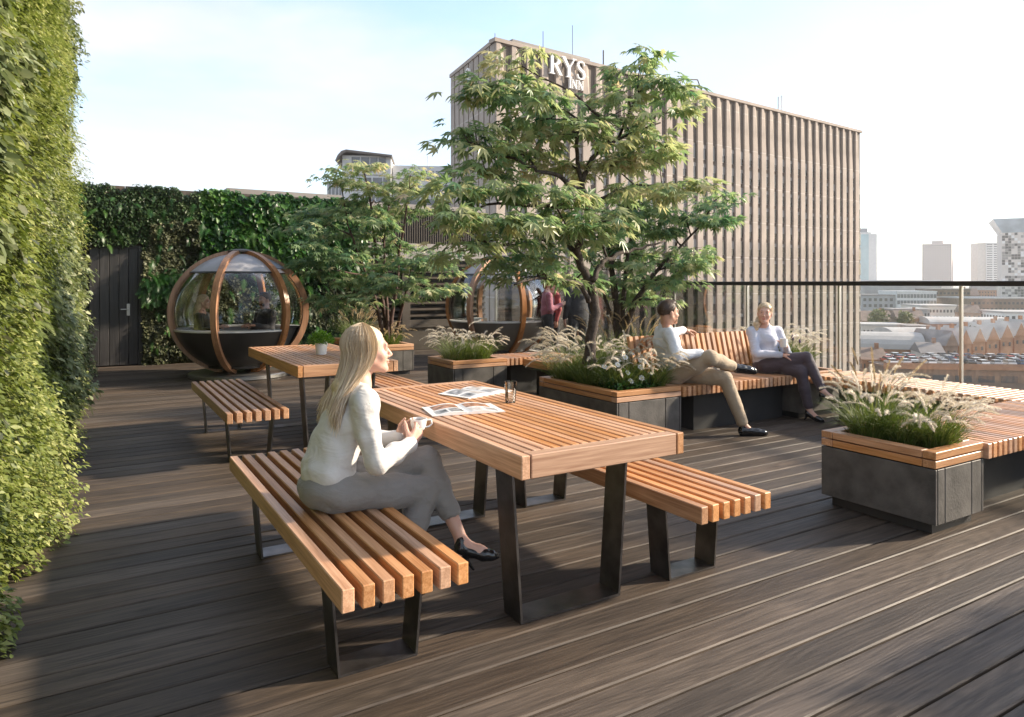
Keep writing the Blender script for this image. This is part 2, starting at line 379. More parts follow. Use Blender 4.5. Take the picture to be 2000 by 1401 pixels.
# ------------------------------------------------------------------ planters
def make_planter(label, x0, x1, y0, y1, H_=0.52, plinth=True):
    t = thing('planter_box', label, 'planter', ((x0+x1)/2, (y0+y1)/2, 0), 0, 'stone planters with wooden rims')
    a, b = (x1-x0)/2, (y1-y0)/2; zt = H_ - 0.112; zb = 0.07 if plinth else 0.0; g = 0.004
    m = MB(); m.box((-a+0.05, -b+0.05, 0), (a-0.05, b-0.05, zb + 0.02)); m.build('plinth', M['plinth'], t)
    m = MB(); m.box((-a+0.012, -b+0.012, zb+0.004), (a-0.012, b-0.012, zt - 0.01)); m.build('core', M['black'], t)
    def panel(lo, hi): m_ = MB(); m_.cbox(lo, hi, 0.0025); m_.build('panel', M['concrete'], t)
    for s in (-1, 1):
        panel((s*a - (0 if s < 0 else 0.018), -b, zb), (s*a + (0.018 if s < 0 else 0), b, zt)) if False else None
        lo = -a if s < 0 else a - 0.018
        panel((lo, -b, zb), (lo + 0.018, b, zt))                                   # long sides
        w = 2*a - 0.036 - 2*g; xs = [-a+0.018+g, -a+0.018+g + 0.16*w, -a+0.018+g + 0.76*w, a-0.018-g]
        ylo = -b if s < 0 else b - 0.018
        for i in range(3): panel((xs[i] + g, ylo, zb), (xs[i+1] - g, ylo + 0.018, zt))
    rw = 0.082
    for lv in (0, 1):
        z0 = zt + 0.008 + lv * 0.054; z1 = z0 + 0.046
        for s in (-1, 1):
            m = MB(); m.cbox((-a, -rw/2, z0), (a, rw/2, z1), 0.003); m.build('rim_plank', M['wood_x'], t, loc=(0, s*(b - rw/2), 0))
            m = MB(); m.cbox((-rw/2, -b + rw + 0.004, z0), (rw/2, b - rw - 0.004, z1), 0.003); m.build('rim_plank', M['wood_y'], t, loc=(s*(a - rw/2), 0, 0))
    m = MB(); m.box((-a+0.03, -b+0.03, zt - 0.03), (a-0.03, b-0.03, zt + 0.035)); m.build('soil', M['soil'], t)
    return t
PL = dict(R=(4.43, 5.00, 2.34, 3.12), M=(4.30, 5.13, 5.19, 6.52), S=(4.15, 4.97, 8.35, 9.15), F=(4.02, 4.80, 11.15, 13.2),
          C=(6.95, 7.74, 5.17, 6.35), T=(5.62, 6.55, 6.75, 7.65), O=(4.75, 6.6, -0.15, 0.95))
make_planter('front right stone planter full of white-plumed grass beside the slatted bench', *PL['R'])
make_planter('stone planter at the foot of the big maple, left of the backrest bench', *PL['M'])
make_planter('small square planter of grass in front of the empty glass pod', *PL['S'])
make_planter('long planter under the farther maple, behind the head of the long-haired woman', *PL['F'])
make_planter('corner planter of sunlit grass beside the smiling woman with the mug', *PL['C'])
make_planter('planter under the second maple behind the backrest bench', *PL['T'])
make_planter('planter with a clipped shrub beyond the right edge', *PL['O'])

# ------------------------------------------------------------------ long slatted seats between planters
def seat_run(label, axis, a0, a1, b0, b1, z=0.505, h=0.10, pitch=0.068, wd=0.046, back=False, plinth=None):
    """slats lie across the run: run along `axis` from a0 to a1, slats from b0 to b1"""
    cx = (a0+a1)/2; cy = (b0+b1)/2
    loc = (cx, cy, 0) if axis == 0 else (cy, cx, 0)
    t = thing('long_bench', label, 'bench', loc, 0)
    hl = (b1-b0)/2
    m = MB()
    if axis == 0: m.cbox((-wd/2, -hl, -h), (wd/2, hl, 0), 0.004); me = m.mesh('slat', M['wood_y'])
    else: m.cbox((-hl, -wd/2, -h), (hl, wd/2, 0), 0.004); me = m.mesh('slat', M['wood_x'])
    n = int((a1 - a0) / pitch)
    for i in range(n):
        p = -(a1-a0)/2 + (a1-a0) * (i + 0.5) / n
        link('slat', me, t, (p, 0, z) if axis == 0 else (0, p, z))
    la = (a1-a0)/2
    m = MB()
    lo, hi = plinth or (0.2, 0.2)
    if axis == 0:
        m.box((-la, -hl*0.62, z-h-0.03), (la, hl*0.8, z-h-0.0015)); m.box((-la + lo, -hl*0.35, 0), (la - hi, hl*0.85, z-h-0.03))
    else:
        m.box((-hl*0.62, -la, z-h-0.03), (hl*0.8, la, z-h-0.0015)); m.box((-hl*0.35, -la + lo, 0), (hl*0.85, la - hi, z-h-0.03))
    m.build('support', M['plinth'], t)
    if back:
        bb = MB(); bb.cbox((-0.026, -0.024, 0), (0.026, 0.024, 0.40), 0.004); bme = bb.mesh('back_board', M['wood_z'])
        nb = int((a1 - a0 + 0.14) / 0.083)
        for i in range(nb):
            p = -la - 0.14 + 0.083 * (i + 0.5)
            o = link('back_board', bme, t, (p, hl + 0.0, z + 0.075)); o.rotation_euler = (math.radians(-14), 0, 0)
        m = MB(); m.box((-la - 0.1, hl + 0.035, z + 0.14), (la, hl + 0.06, z + 0.20)); m.box((-la - 0.1, hl + 0.08, z + 0.33), (la, hl + 0.105, z + 0.38))
        for p in (-la * 0.9, 0, la * 0.9): m.prism([(hl + 0.03, z - 0.08), (hl + 0.07, z - 0.08), (hl + 0.16, z + 0.40), (hl + 0.135, z + 0.40)], 0, p - 0.02, p + 0.02)
        m.build('back_frame', M['steel'], t)
    return t
seat_run('slatted bench with a tall slatted backrest where the man and woman talk', 0, 5.14, 6.93, 5.18, 5.78, back=True, plinth=(0.35, 0.02))
seat_run('sunlit slatted bench along the glass balustrade', 1, 1.2, 5.14, 7.08, 7.86)
seat_run('slatted bench joined to the front right planter, running off to the right', 0, 5.01, 7.06, 2.32, 3.08)
seat_run('short slatted bench beside the small square planter, before the empty pod', 0, 4.98, 6.1, 8.38, 9.0)
seat_run('low slatted bench half hidden behind the grass under the big maple', 0, 5.2, 6.1, 7.72, 8.3, z=0.50)

# ------------------------------------------------------------------ glass balustrade
bal = thing('glass_balustrade', 'frameless glass balustrade with a dark handrail along the terrace edge', 'balustrade', (8.5, 0, 0))
m = MB(); m.cbox((-0.035, -3, 1.515), (0.035, 15.05, 1.572), 0.006); m.build('handrail', M['rail'], bal)
ys = [4.21 + 1.51 * k for k in range(-4, 8)]
for a, b in zip(ys[:-1], ys[1:]):
    m = MB(); m.box((-0.006, a + 0.02, 0.07), (0.006, b - 0.02, 1.513)); m.build('glass_pane', M['glass'], bal)
for a in ys:
    m = MB(); m.box((-0.022, a - 0.013, 0.061), (0.022, a + 0.013, 1.514)); m.build('post', M['post'], bal)
# ------------------------------------------------------------------ ground far below
GZ = -28.0
m = MB(); m.lathe([(0.01, 0), (200, 0), (900, 0), (6000, 0)], 48, (0, 0, GZ))
gm = flat('city ground', (0.20, 0.175, 0.15), 0.9, 0, 0.45, 0.012)
tag(m.build('ground', gm), 'city ground of streets and yards far below the terrace', kind='structure')
# terrace building under the deck
tb = tag(link('terrace_building', None), 'building that carries the terrace', 'building')
m = MB(); m.box((-6, -6, GZ), (8.70, 16.5, -0.31)); m.build('wall', flat('dark brick', (0.14, 0.11, 0.09), 0.8, 0, 0.2, 1), tb)

# ------------------------------------------------------------------ ribbed hotel tower
M['rib'] = flat('pale precast stone', (0.315, 0.262, 0.222), 0.85, 0, 0.22, 0.22, 0.15, 3)
M['span'] = flat('brown spandrel', (0.105, 0.080, 0.062), 0.75, 0, 0.18, 0.4)
M['hwin'] = flat('dark window glass', (0.045, 0.038, 0.036), 0.15, 0, 0.4, 0.3, spec=0.6)
M['painted_sky'] = flat('window blind', (0.20, 0.185, 0.175), 0.6, 0, 0.2, 0.3)  # pale grey standing in for sky mirrored in the upper panes
M['hframe'] = flat('window frame', (0.10, 0.085, 0.075), 0.5)
ZT = 36.3
_t = M['rib'].node_tree; _b = _t.nodes['Principled BSDF']; _l = _t.links.new       # thin pale joints at every storey
_tc = N(_t, 'ShaderNodeTexCoord'); _sx = N(_t, 'ShaderNodeSeparateXYZ'); _l(_tc.outputs['Object'], _sx.inputs[0])
_dv = N(_t, 'ShaderNodeMath', operation='DIVIDE'); _dv.inputs[1].default_value = 6.86; _l(_sx.outputs['Z'], _dv.inputs[0])
_fr = N(_t, 'ShaderNodeMath', operation='FRACT'); _l(_dv.outputs[0], _fr.inputs[0]); _gt = N(_t, 'ShaderNodeMath', operation='LESS_THAN'); _gt.inputs[1].default_value = 0.022; _l(_fr.outputs[0], _gt.inputs[0])
_mx = N(_t, 'ShaderNodeMixRGB'); _mx.inputs['Color2'].default_value = (0.42, 0.375, 0.335, 1); _l(_gt.outputs[0], _mx.inputs['Fac']); _l(_b.inputs['Base Color'].links[0].from_socket, _mx.inputs['Color1']); _l(_mx.outputs['Color'], _b.inputs['Base Color'])
C0, C1, C2 = at(968, 73, 100), at(1683, 255, 161.1), at(880, 145, 117.7)
hotel = thing('hotel_tower', 'brown ribbed concrete hotel tower behind the maples, with white sign letters', 'building', (C0.x, C0.y, GZ))
def face_frame(A, B):
    e = Vector((B.x - A.x, B.y - A.y, 0)); Ln = e.length; return math.atan2(e.y, e.x), Ln
aR, LR = face_frame(C0, C1); aL, LL = face_frame(C2, C0)
ZR = ZT - GZ
# core with recessed walls
inset = 0.38
def off(p, a): return Vector((p.x - math.sin(a) * inset, p.y + math.cos(a) * inset))
uR = Vector((math.cos(aR), math.sin(aR))); uL = Vector((math.cos(aL), math.sin(aL)))
def isect(p, u, q, v):
    d_ = u.x * v.y - u.y * v.x; w_ = q - p; return p + u * ((w_.x * v.y - w_.y * v.x) / d_)
Ci = isect(off(C0, aR), uR, off(C0, aL), uL)
B1 = off(C1, aR); B2 = off(C2, aL); B3 = B1 + (B2 - Ci)
m = MB(); ring = [Ci, B1, B3, B2]
vs = [(p.x - C0.x, p.y - C0.y, z) for z in (0, ZR - 0.5) for p in ring]
m.add(vs, [(0,1,5,4), (1,2,6,5), (2,3,7,6), (3,0,4,7), (4,5,6,7)]); m.build('wall', M['span'], hotel)
# coping
m = MB()
nrib = 37; pit = LR / nrib; rwid = 0.54 * pit; ST = 3.43
Mr = Matrix.Rotation(aR, 4, 'Z')
m.box((-0.2, -0.15, ZR - 0.55), (LR + 0.2, 1.4, ZR), M=Mr); m.build('coping', M['rib'], hotel)
m = MB(); Ml = Matrix.Translation(Vector((C2.x - C0.x, C2.y - C0.y, 0))) @ Matrix.Rotation(aL, 4, 'Z')
m.box((-0.2, -0.15, ZR - 0.55), (LL - 0.3, 1.4, ZR), M=Ml); m.build('coping', M['rib'], hotel)
# rib with the folded top
fold = 9.0; nw = rwid * 0.42
def ribmesh(dp):
    m = MB(); z0, z1, zt = 0, ZR - fold, ZR - 0.6
    vs = [(0,0,z0),(rwid,0,z0),(rwid,dp,z0),(0,dp,z0), (0,0,z1),(rwid,0,z1),(rwid,dp,z1),(0,dp,z1), (0,0,zt),(nw,0,zt),(rwid,dp,zt),(0,dp,zt)]
    m.add(vs, [(0,1,5,4),(1,2,6,5),(3,0,4,7),(4,5,9,8),(5,10,9),(5,6,10),(7,4,8,11),(8,9,10,11)])
    return m.mesh('rib', M['rib'])
RM = ribmesh(inset + 0.05)
for i in range(nrib):
    o = link('rib', RM, hotel, tuple(Mr @ Vector((i * pit + 0.15, 0, 0)))); o.rotation_euler = (0, 0, aR)
nl = 9; pl = LL / nl
m = MB(); m.box((0, 0, 0), (pl * 0.78, inset + 0.05, ZR - 0.6)); RLm = m.mesh('rib', M['rib'])
for i in range(nl):
    p = Ml @ Vector((i * pl + 0.1, 0, 0)); o = link('rib', RLm, hotel, tuple(p)); o.rotation_euler = (0, 0, aL)
# windows in the recesses
ww = pit - rwid
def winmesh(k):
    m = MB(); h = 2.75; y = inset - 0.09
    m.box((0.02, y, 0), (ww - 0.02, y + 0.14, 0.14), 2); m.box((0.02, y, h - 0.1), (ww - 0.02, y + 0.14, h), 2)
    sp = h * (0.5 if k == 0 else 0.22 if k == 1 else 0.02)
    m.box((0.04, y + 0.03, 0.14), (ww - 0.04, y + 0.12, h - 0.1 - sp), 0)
    if k < 2: m.box((0.04, y + 0.03, h - 0.1 - sp), (ww - 0.04, y + 0.12, h - 0.1), 1)  # upper share of the glass coloured as reflected sky
    return m.mesh('window', [M['hwin'], M['painted_sky'], M['hframe']])
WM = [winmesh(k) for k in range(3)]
rest = MB(); z1 = ZR - fold - 0.6; n_ind = 0
for s in range(18):
    for i in range(nrib - 1, -1, -1):
        k = random.choice((0, 1, 1, 2, 2) if i > 22 else (0, 0, 1, 2))
        p = Mr @ Vector((i * pit + 0.15 + rwid, 0, z1 - (s + 1) * ST + 0.6))
        if z1 - (s + 1) * ST < 0: continue
        if n_ind < 300 and i >= 12:
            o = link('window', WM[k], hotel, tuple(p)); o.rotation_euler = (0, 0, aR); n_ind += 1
        else:
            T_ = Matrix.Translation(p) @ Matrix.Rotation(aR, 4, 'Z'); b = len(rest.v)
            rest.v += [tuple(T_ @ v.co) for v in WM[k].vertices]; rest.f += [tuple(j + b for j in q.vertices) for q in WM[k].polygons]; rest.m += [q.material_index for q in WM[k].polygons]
tag(rest.build('lower_windows', [M['hwin'], M['painted_sky'], M['hframe']], hotel), kind='stuff')
# column of glazing by the corner (left face)
for s in range(12):
    m = MB(); m.box((LL - 0.0 - pl * 0.22, 0.5, 0), (LL - 0.12, 0.62, 2.3)); o = m.build('window', M['hwin'], hotel, loc=tuple(Ml @ Vector((0, 0, z1 - 1 - s * ST)))); o.rotation_euler = (0, 0, aL)
# sign letters: R Y S over INN, and an S on the side face; strokes with a thick and a thin weight
def letter(ch, h):
    m = MB(); T = 0.17 * h; t = 0.065 * h; D = 0.35
    def bar(x0, z0, x1, z1, w):
        d = Vector((x1 - x0, z1 - z0)); n_ = Vector((-d.y, d.x)).normalized() * w / 2
        m.prism([(z0 + s_ * n_.y, x0 + s_ * n_.x) for s_ in ()] or [(0,0),(0,1),(1,1)], 1, 0, 0) if False else None
        q = [(x0 + n_.x, z0 + n_.y), (x1 + n_.x, z1 + n_.y), (x1 - n_.x, z1 - n_.y), (x0 - n_.x, z0 - n_.y)]
        vs = [(x, 0, z) for x, z in q] + [(x, -D, z) for x, z in q]
        m.add(vs, [(0,1,2,3), (7,6,5,4), (0,4,5,1), (1,5,6,2), (2,6,7,3), (3,7,4,0)])
    def arc(pts):
        for (x0, z0, w0), (x1, z1, w1) in zip(pts[:-1], pts[1:]): bar(x0, z0, x1 + (x1-x0)*.15, z1 + (z1-z0)*.15, (w0 + w1) / 2)
    def serif(x, z, w=0.26): bar(x - w*h/2, z, x + w*h/2, z, t * 0.8)
    if ch == 'I': bar(0.17*h, 0, 0.17*h, h, T); serif(0.17*h, 0, .34); serif(0.17*h, h, .34); W = 0.36*h
    elif ch == 'N': bar(0.14*h, 0, 0.14*h, h, t); bar(0.14*h, h, 0.74*h, 0, T); bar(0.74*h, 0, 0.74*h, h, t); serif(0.14*h, 0); serif(0.1*h, h); serif(0.74*h, h); W = 0.92*h
    elif ch == 'Y': bar(0.06*h, h, 0.43*h, 0.45*h, T); bar(0.80*h, h, 0.43*h, 0.45*h, t); bar(0.43*h, 0.5*h, 0.43*h, 0, T); serif(0.43*h, 0, .36); serif(0.06*h, h); serif(0.80*h, h); W = 0.90*h
    elif ch == 'R':
        bar(0.15*h, 0, 0.15*h, h, T); serif(0.15*h, 0, .34); serif(0.10*h, h)
        arc([(0.15*h, 0.97*h, t), (0.42*h, 0.96*h, t), (0.58*h, 0.87*h, T), (0.62*h, 0.74*h, T), (0.57*h, 0.61*h, T), (0.42*h, 0.52*h, t), (0.15*h, 0.51*h, t)])
        bar(0.36*h, 0.52*h, 0.72*h, 0, T); serif(0.74*h, 0, .2); W = 0.86*h
    elif ch == 'S':
        arc([(0.60*h, 0.78*h, t), (0.55*h, 0.92*h, t), (0.38*h, 0.98*h, t), (0.20*h, 0.92*h, t*1.4), (0.12*h, 0.78*h, T*.9), (0.19*h, 0.63*h, T), (0.36*h, 0.52*h, T), (0.54*h, 0.40*h, T), (0.60*h, 0.24*h, T*.9), (0.52*h, 0.09*h, t*1.4), (0.34*h, 0.02*h, t), (0.16*h, 0.08*h, t), (0.09*h, 0.24*h, t)])
        W = 0.74*h
    return m.mesh('sign_letter', M['white']), W
def put_text(txt, Mx, x, z, h, ang):
    for ch in txt:
        me, W = letter(ch, h)
        o = link('sign_letter', me, hotel, tuple(Mx @ Vector((x, -0.15, z)))); o.rotation_euler = (0, 0, ang); x += W * 1.04
def face_x(u):          # distance along the right face seen at column u
    r = (u - 1000) / FPX; a = (C0.x*CS - C0.y*SN, C0.x*SN + C0.y*CS); b = (C1.x*CS - C1.y*SN, C1.x*SN + C1.y*CS)
    t = (r*a[1] - a[0]) / ((b[0]-a[0]) - r*(b[1]-a[1])); return t * LR
put_text('RYS', Mr, face_x(1071), ZR - 3.35, 2.85, aR)
put_text('INN', Mr, face_x(1108), ZR - 4.95, 1.35, aR)
put_text('S', Ml, LL * 0.42, ZR - 4.4, 2.8, aL)
# roof furniture
m = MB(); m.box((face_x(992) + 1.5, 0.9, ZR), (face_x(1160), 2.4, ZR + 0.8), M=Mr); m.build('roof_parapet', M['hframe'], hotel)
for u, h, r in ((972, 1.2, .05), (1067, 3.4, .06), (1125, 5.6, .05), (1186, 3.0, .12), (1530, 3.2, .2), (1536, 3.6, .2)):
    m = MB(); m.tube([(0, 0, 0), (0, 0, h)], r, 6); m.build('mast', M['hframe'] if u < 1500 else M['white'], hotel, loc=tuple(Mr @ Vector((face_x(u) + 0.6, 1.5, ZR))))
m = MB(); m.tube([(0,0,0), (1.0,0,2.6), (6.5,0,3.4)], 0.12, 5); m.tube([(2,0,0), (1.5,0,2.8)], 0.1, 5); m.tube([(6.5,0,3.4), (7.6,0,1.6), (7.6,0,0)], 0.12, 5)
o = m.build('roof_crane', M['hframe'], hotel, loc=tuple(Mr @ Vector((face_x(1352), 4, ZR)))); o.rotation_euler = (0, 0, aR)
m = MB(); m.box((face_x(1538), 5, ZR), (face_x(1585), 14, ZR + 1.5), M=Mr); m.build('plant_room', M['rib'], hotel)

# ------------------------------------------------------------------ white block with a curved canopy roof, left of the hotel
M['wwall'] = flat('white render', (0.66, 0.65, 0.63), 0.7, 0, 0.06, 0.5)
M['gwin'] = flat('grey glazing', (0.16, 0.165, 0.17), 0.15, 0, 0.3, 0.4, spec=0.7)
M['canopy'] = flat('bronze canopy', (0.16, 0.13, 0.11), 0.5, 0.2, 0.1, 1)
DW = 150.0
def zat(v, d): return EYE - (v - HORIZON) / FPX * d
wb0 = cw((640 - 1000)/FPX*DW, DW, GZ)
wb = thing('white_office_block', 'white office block with a curved bronze canopy roof left of the hotel', 'building', tuple(wb0), -YAW + math.radians(6))
def wx(u): return (u - 640) / FPX * DW
def wz(v): return zat(v, DW) - GZ
m = MB(); m.box((wx(668), 0, 0), (wx(762), 14, wz(303))); m.build('wall', M['wwall'], wb)
m = MB(); m.box((wx(764), 2.0, 0), (wx(930), 16, wz(318))); m.build('wall', M['wwall'], wb)
m = MB(); m.box((wx(637), 1.0, 0), (wx(667), 12, wz(352))); m.build('wall', M['wwall'], wb)
m = MB()   # canopy: a shell curving down on the left
pr_ = [(wx(656), wz(316)), (wx(661), wz(305)), (wx(668), wz(297)), (wx(677), wz(294)), (wx(765), wz(303)), (wx(765), wz(306.5)), (wx(679), wz(298)), (wx(671), wz(301)), (wx(664), wz(308)), (wx(659), wz(317))]
m.add([(x, -1.6, z) for x, z in pr_] + [(x, 9, z) for x, z in pr_], [tuple(range(10)), tuple(range(19, 9, -1))] + [(i, i+10, (i+1) % 10 + 10, (i+1) % 10) for i in range(10)])
m.build('canopy_roof', M['canopy'], wb)
def wbwin(u0, u1, v0, v1, y, mat='gwin', name='window'):
    m = MB(); m.box((wx(u0), y - 0.06, wz(v1)), (wx(u1), y + 0.05, wz(v0))); return m.build(name, M[mat], wb)
for u0, u1 in ((686, 702), (704, 720), (722, 736), (738, 752)): wbwin(u0, u1, 306, 333, 0)
for u0, u1 in ((709, 724), (727, 745), (747, 760)): wbwin(u0, u1, 346, 362, 0)
for u0, u1 in ((712, 730), (733, 752)): wbwin(u0, u1, 376, 392, 0)
for u0, u1 in ((768, 790), (795, 817), (829, 842), (844, 860), (866, 890)): wbwin(u0, u1, 356, 369, 2.0)
for u0, u1 in ((768, 790), (795, 817), (829, 852), (866, 890)): wbwin(u0, u1, 385, 397, 2.0)
for k in range(5):
    wbwin(822, 846, 328 + k * 3.4, 329.6 + k * 3.4, 2.0, 'gwin', 'louvre_slat'); wbwin(850, 876, 328 + k * 3.4, 329.6 + k * 3.4, 2.0, 'gwin', 'louvre_slat')
for u0, u1 in ((640, 645), (647, 652), (654, 659), (661, 665)): wbwin(u0, u1, 358, 384, 1.0)
for v in (340, 371, 344): 
    m = MB(); m.box((wx(668 if v != 344 else 764), -0.12 if v != 344 else 1.88, wz(v + 1.4)), (wx(762 if v != 344 else 900), -0.065 if v != 344 else 1.94, wz(v))); m.build('string_course', M['canopy'] if v == 344 else M['greige'], wb)
m = MB(); m.tube([(0,0,0), (0,0,wz(296) - wz(318))], 0.12, 6); m.build('flagpole', M['wwall'], wb, loc=(wx(834), 3, wz(318)))
m = MB(); m.tube([(0, 0, 0), (-0.5, 0, 0.3), (-0.9, 0, -0.1)], 0.15, 5); m.build('wall_camera', M['hframe'], wb, loc=(wx(640), 1, wz(352)))

# ------------------------------------------------------------------ the town seen through the glass
M['brick'] = flat('red brick', (0.33, 0.17, 0.10), 0.8, 0, 0.2, 0.4)
M['brickd'] = flat('brown brick', (0.20, 0.135, 0.10), 0.8, 0, 0.2, 0.4)
M['tile'] = flat('roof tile', (0.24, 0.17, 0.14), 0.8, 0, 0.2, 0.6)
M['zinc'] = flat('pale zinc roof', (0.42, 0.39, 0.37), 0.6, 0.0, 0.1, 0.3)
M['slate'] = flat('grey slate', (0.24, 0.21, 0.20), 0.7, 0, 0.15, 0.5)
M['cream'] = flat('cream render', (0.62, 0.56, 0.50), 0.8, 0, 0.08, 0.3)
M['pinkc'] = flat('pink concrete', (0.58, 0.50, 0.46), 0.8, 0, 0.06, 0.3)
M['cgrey'] = flat('grey cladding', (0.33, 0.33, 0.34), 0.6, 0, 0.12, 0.2)
M['teal'] = flat('teal glazing', (0.36, 0.50, 0.52), 0.2, 0, 0.12, 0.1)
M['cwin'] = flat('town window', (0.07, 0.07, 0.075), 0.2, 0, 0.2, 0.3, spec=0.6)
def block(label, u0, u1, vt, d, dep, wall, roof=None, form='flat', rise=0.0, turn=0.0, win=None, name='town_building', cat='building', vb=None, side=True, wmat='cwin', group=None, along=False):
    """front face from column u0 to u1 at distance d, eaves seen at row vt"""
    wd = (u1 - u0) / FPX * d; z1 = zat(vt, d) - GZ
    p = cw((u0 - 1000) / FPX * d, d, GZ); t = thing(name, label, cat, tuple(p), -YAW + math.radians(turn - 8), group)
    m = MB(); m.box((0, 0, 0), (wd, dep, z1)); m.build('wall', M[wall], t)
    r = M[roof] if roof else M['slate']
    if form == 'flat':
        m = MB(); m.box((-0.25, -0.25, z1 + 0.02), (wd + 0.25, dep + 0.25, z1 + 0.7)); m.build('roof', r, t)
    elif form == 'gable':        # ridge across the view (along x) or receding (along y)
        m = MB()
        if along: poly = [(-0.3, z1), (wd/2, z1 + rise), (wd + 0.3, z1)]; m.prism([(z, x) for x, z in poly], 1, -0.3, dep + 0.3)
        else: m.prism([(-0.3, z1), (dep + 0.3, z1), (dep/2, z1 + rise)], 0, -0.3, wd + 0.3)
        m.build('roof', r, t)
        if along:
            m = MB(); m.prism([(z, x) for x, z in [(0.1, z1), (wd/2, z1 + rise - 0.35), (wd - 0.1, z1)]], 1, -0.36, -0.302); m.build('gable_wall', M[wall], t)
        m = MB(); m.box((wd*0.7, dep*0.45, z1 + rise*0.5), (wd*0.7 + 0.9, dep*0.45 + 0.8, z1 + rise + 1.2)); m.build('chimney', M['brick'], t)
    elif form == 'vault':
        m = MB(); n = 10; poly = [(-0.2 + (dep + 0.4) * (0.5 - 0.5*math.cos(math.pi*i/n)), z1 + 0.02 + rise * math.sin(math.pi*i/n)) for i in range(n + 1)]
        m.prism(poly, 0, -0.3, wd + 0.3); m.build('roof', r, t)
    if win:
        nx, nz, fw, fh, sh = win          # columns, storeys, share of width, share of storey, storey height
        m = MB(); cwid = wd / nx; m.box((0, -0.06, 0), (cwid * fw, 0.02, sh * fh)); me = m.mesh('window', M[wmat])
        for j in range(nz):
            for i in range(nx):
                link('window', me, t, (cwid * (i + 0.5 - fw/2), 0, z1 - sh * (j + 0.9)))
        if side:
            ns = max(2, int(dep / cwid)); sw = dep / ns; m = MB(); m.box((-0.06, 0, 0), (0.02, sw * fw, sh * fh)); me = m.mesh('window', M[wmat])
            for j in range(min(nz, 4)):
                for i in range(ns): link('window', me, t, (0, sw * (i + 0.5 - fw/2), z1 - sh * (j + 0.9)))
    return t
# towers on the skyline
t = block('slim white tower with a teal glass face at the edge of the hotel', 1676, 1700, 455, 900, 14, 'wwall', 'wwall', win=None, turn=0, name='tower_block', cat='tower')
m = MB(); m.box((1, -0.3, 0), (12.5, -0.05, zat(458, 900) - GZ)); m.build('glass_face', M['teal'], t)
m = MB(); m.box((3, 2, zat(455, 900) - GZ + 0.8), (12, 10, zat(446, 900) - GZ)); m.build('plant_room', M['cgrey'], t)
m = MB(); m.box((15.7, 1, 0), (23, 14, zat(457, 900) - GZ)); m.build('wing', M['wwall'], t)
t = block('pinkish concrete tower block with a raised roof box on the skyline', 1801, 1850, 478, 1000, 30, 'pinkc', 'pinkc', win=(12, 17, 0.5, 0.45, 3.1), turn=-28, name='tower_block', cat='tower', side=False)
m = MB(); m.box((11, 5, zat(478, 1000) - GZ + 0.71), (25, 20, zat(471, 1000) - GZ)); m.build('plant_room', M['pinkc'], t)
t = block('white tower with banded balconies left of the chequered block', 1926, 1951, 475, 1000, 22, 'wwall', 'wwall', win=(2, 18, 0.8, 0.4, 3.1), name='tower_block', cat='tower', side=False)
t = block('plain pale tower slab beside the banded tower', 1910, 1925, 476, 1003, 20, 'cream', 'cream', name='tower_block', cat='tower')
# chequered block with a slanting glass crown
D4 = 430.0; p = cw((1956 - 1000)/FPX*D4, D4, GZ)
cub = thing('chequered_tower', 'block clad in pale and dark squares with a slanting glass crown', 'tower', tuple(p), -YAW + math.radians(-30))
zc = zat(455, D4) - GZ; wc = 34.0
m = MB(); m.box((0, 0, 0), (wc, 30, zc)); m.build('wall', M['cream'], cub)
m = MB(); zt_ = zat(428, D4) - GZ
m.add([(0.4,0.3,zc+.05),(wc,0.3,zc+.05),(wc,30,zc+.05),(0.4,30,zc+.05),(-4.5,-2.5,zt_),(wc,-2.5,zt_),(wc,32,zt_),(-4.5,32,zt_)], [(0,3,2,1),(4,5,6,7),(0,1,5,4),(1,2,6,5),(2,3,7,6),(3,0,4,7)])
m.build('glass_crown', flat('crown glass', (0.42, 0.48, 0.52), 0.15, 0, 0.25, 0.12, spec=0.7), cub)
pm = [flat('panel %d' % i, c, 0.5, 0, 0.1, 0.4) for i, c in enumerate(((0.12,0.11,0.10), (0.33,0.30,0.27), (0.72,0.70,0.67)))]
sq = 1.55
pme = []
for q in pm: 
    m = MB(); m.box((0, -0.12, 0), (sq*0.94, 0.01, sq*0.94)); pme.append(m.mesh('facade_panel', q))
cnt = 0
for j in range(26):
    for i in range(13):
        if random.random() < 0.62 and cnt < 290 and zc - (j+1)*sq*1.05 > 0:
            link('facade_panel', pme[random.choice((0, 0, 1, 1, 2))], cub, (0.3 + i*sq, 0, zc - (j + 1) * sq * 1.05)); cnt += 1
# mid distance
t = block('long grey office building with a white attic storey', 1686, 1828, 549, 520, 40, 'cgrey', 'wwall', win=(26, 1, 0.45, 0.55, 3.4), side=False)
block('low dark glazed office in front of the long grey building', 1684, 1752, 578, 430, 30, 'cgrey', 'slate', win=(7, 2, 0.55, 0.5, 3.6), side=False)
block('glass fronted office with white floor bands', 1752, 1824, 571, 425, 30, 'wwall', 'wwall', win=(12, 2, 0.86, 0.6, 3.8), wmat='gwin', side=False)
block('flat brown brick building right of the glass fronted office', 1826, 1890, 566, 460, 30, 'brickd', 'slate', win=(9, 2, 0.6, 0.4, 3.4), side=False)
block('wide brown building under the chequered block', 1892, 2060, 584, 400, 40, 'brickd', 'zinc', win=(22, 3, 0.5, 0.4, 3.4), side=False)
block('tan block with a flat pale roof in the middle of the town', 1800, 1876, 599, 350, 25, 'cream', 'zinc', win=(12, 2, 0.5, 0.42, 3.2), side=False)
block('white balcony flats at the right edge of the town', 1962, 2060, 612, 300, 22, 'wwall', 'zinc', win=(9, 4, 0.55, 0.5, 3.0), side=True)
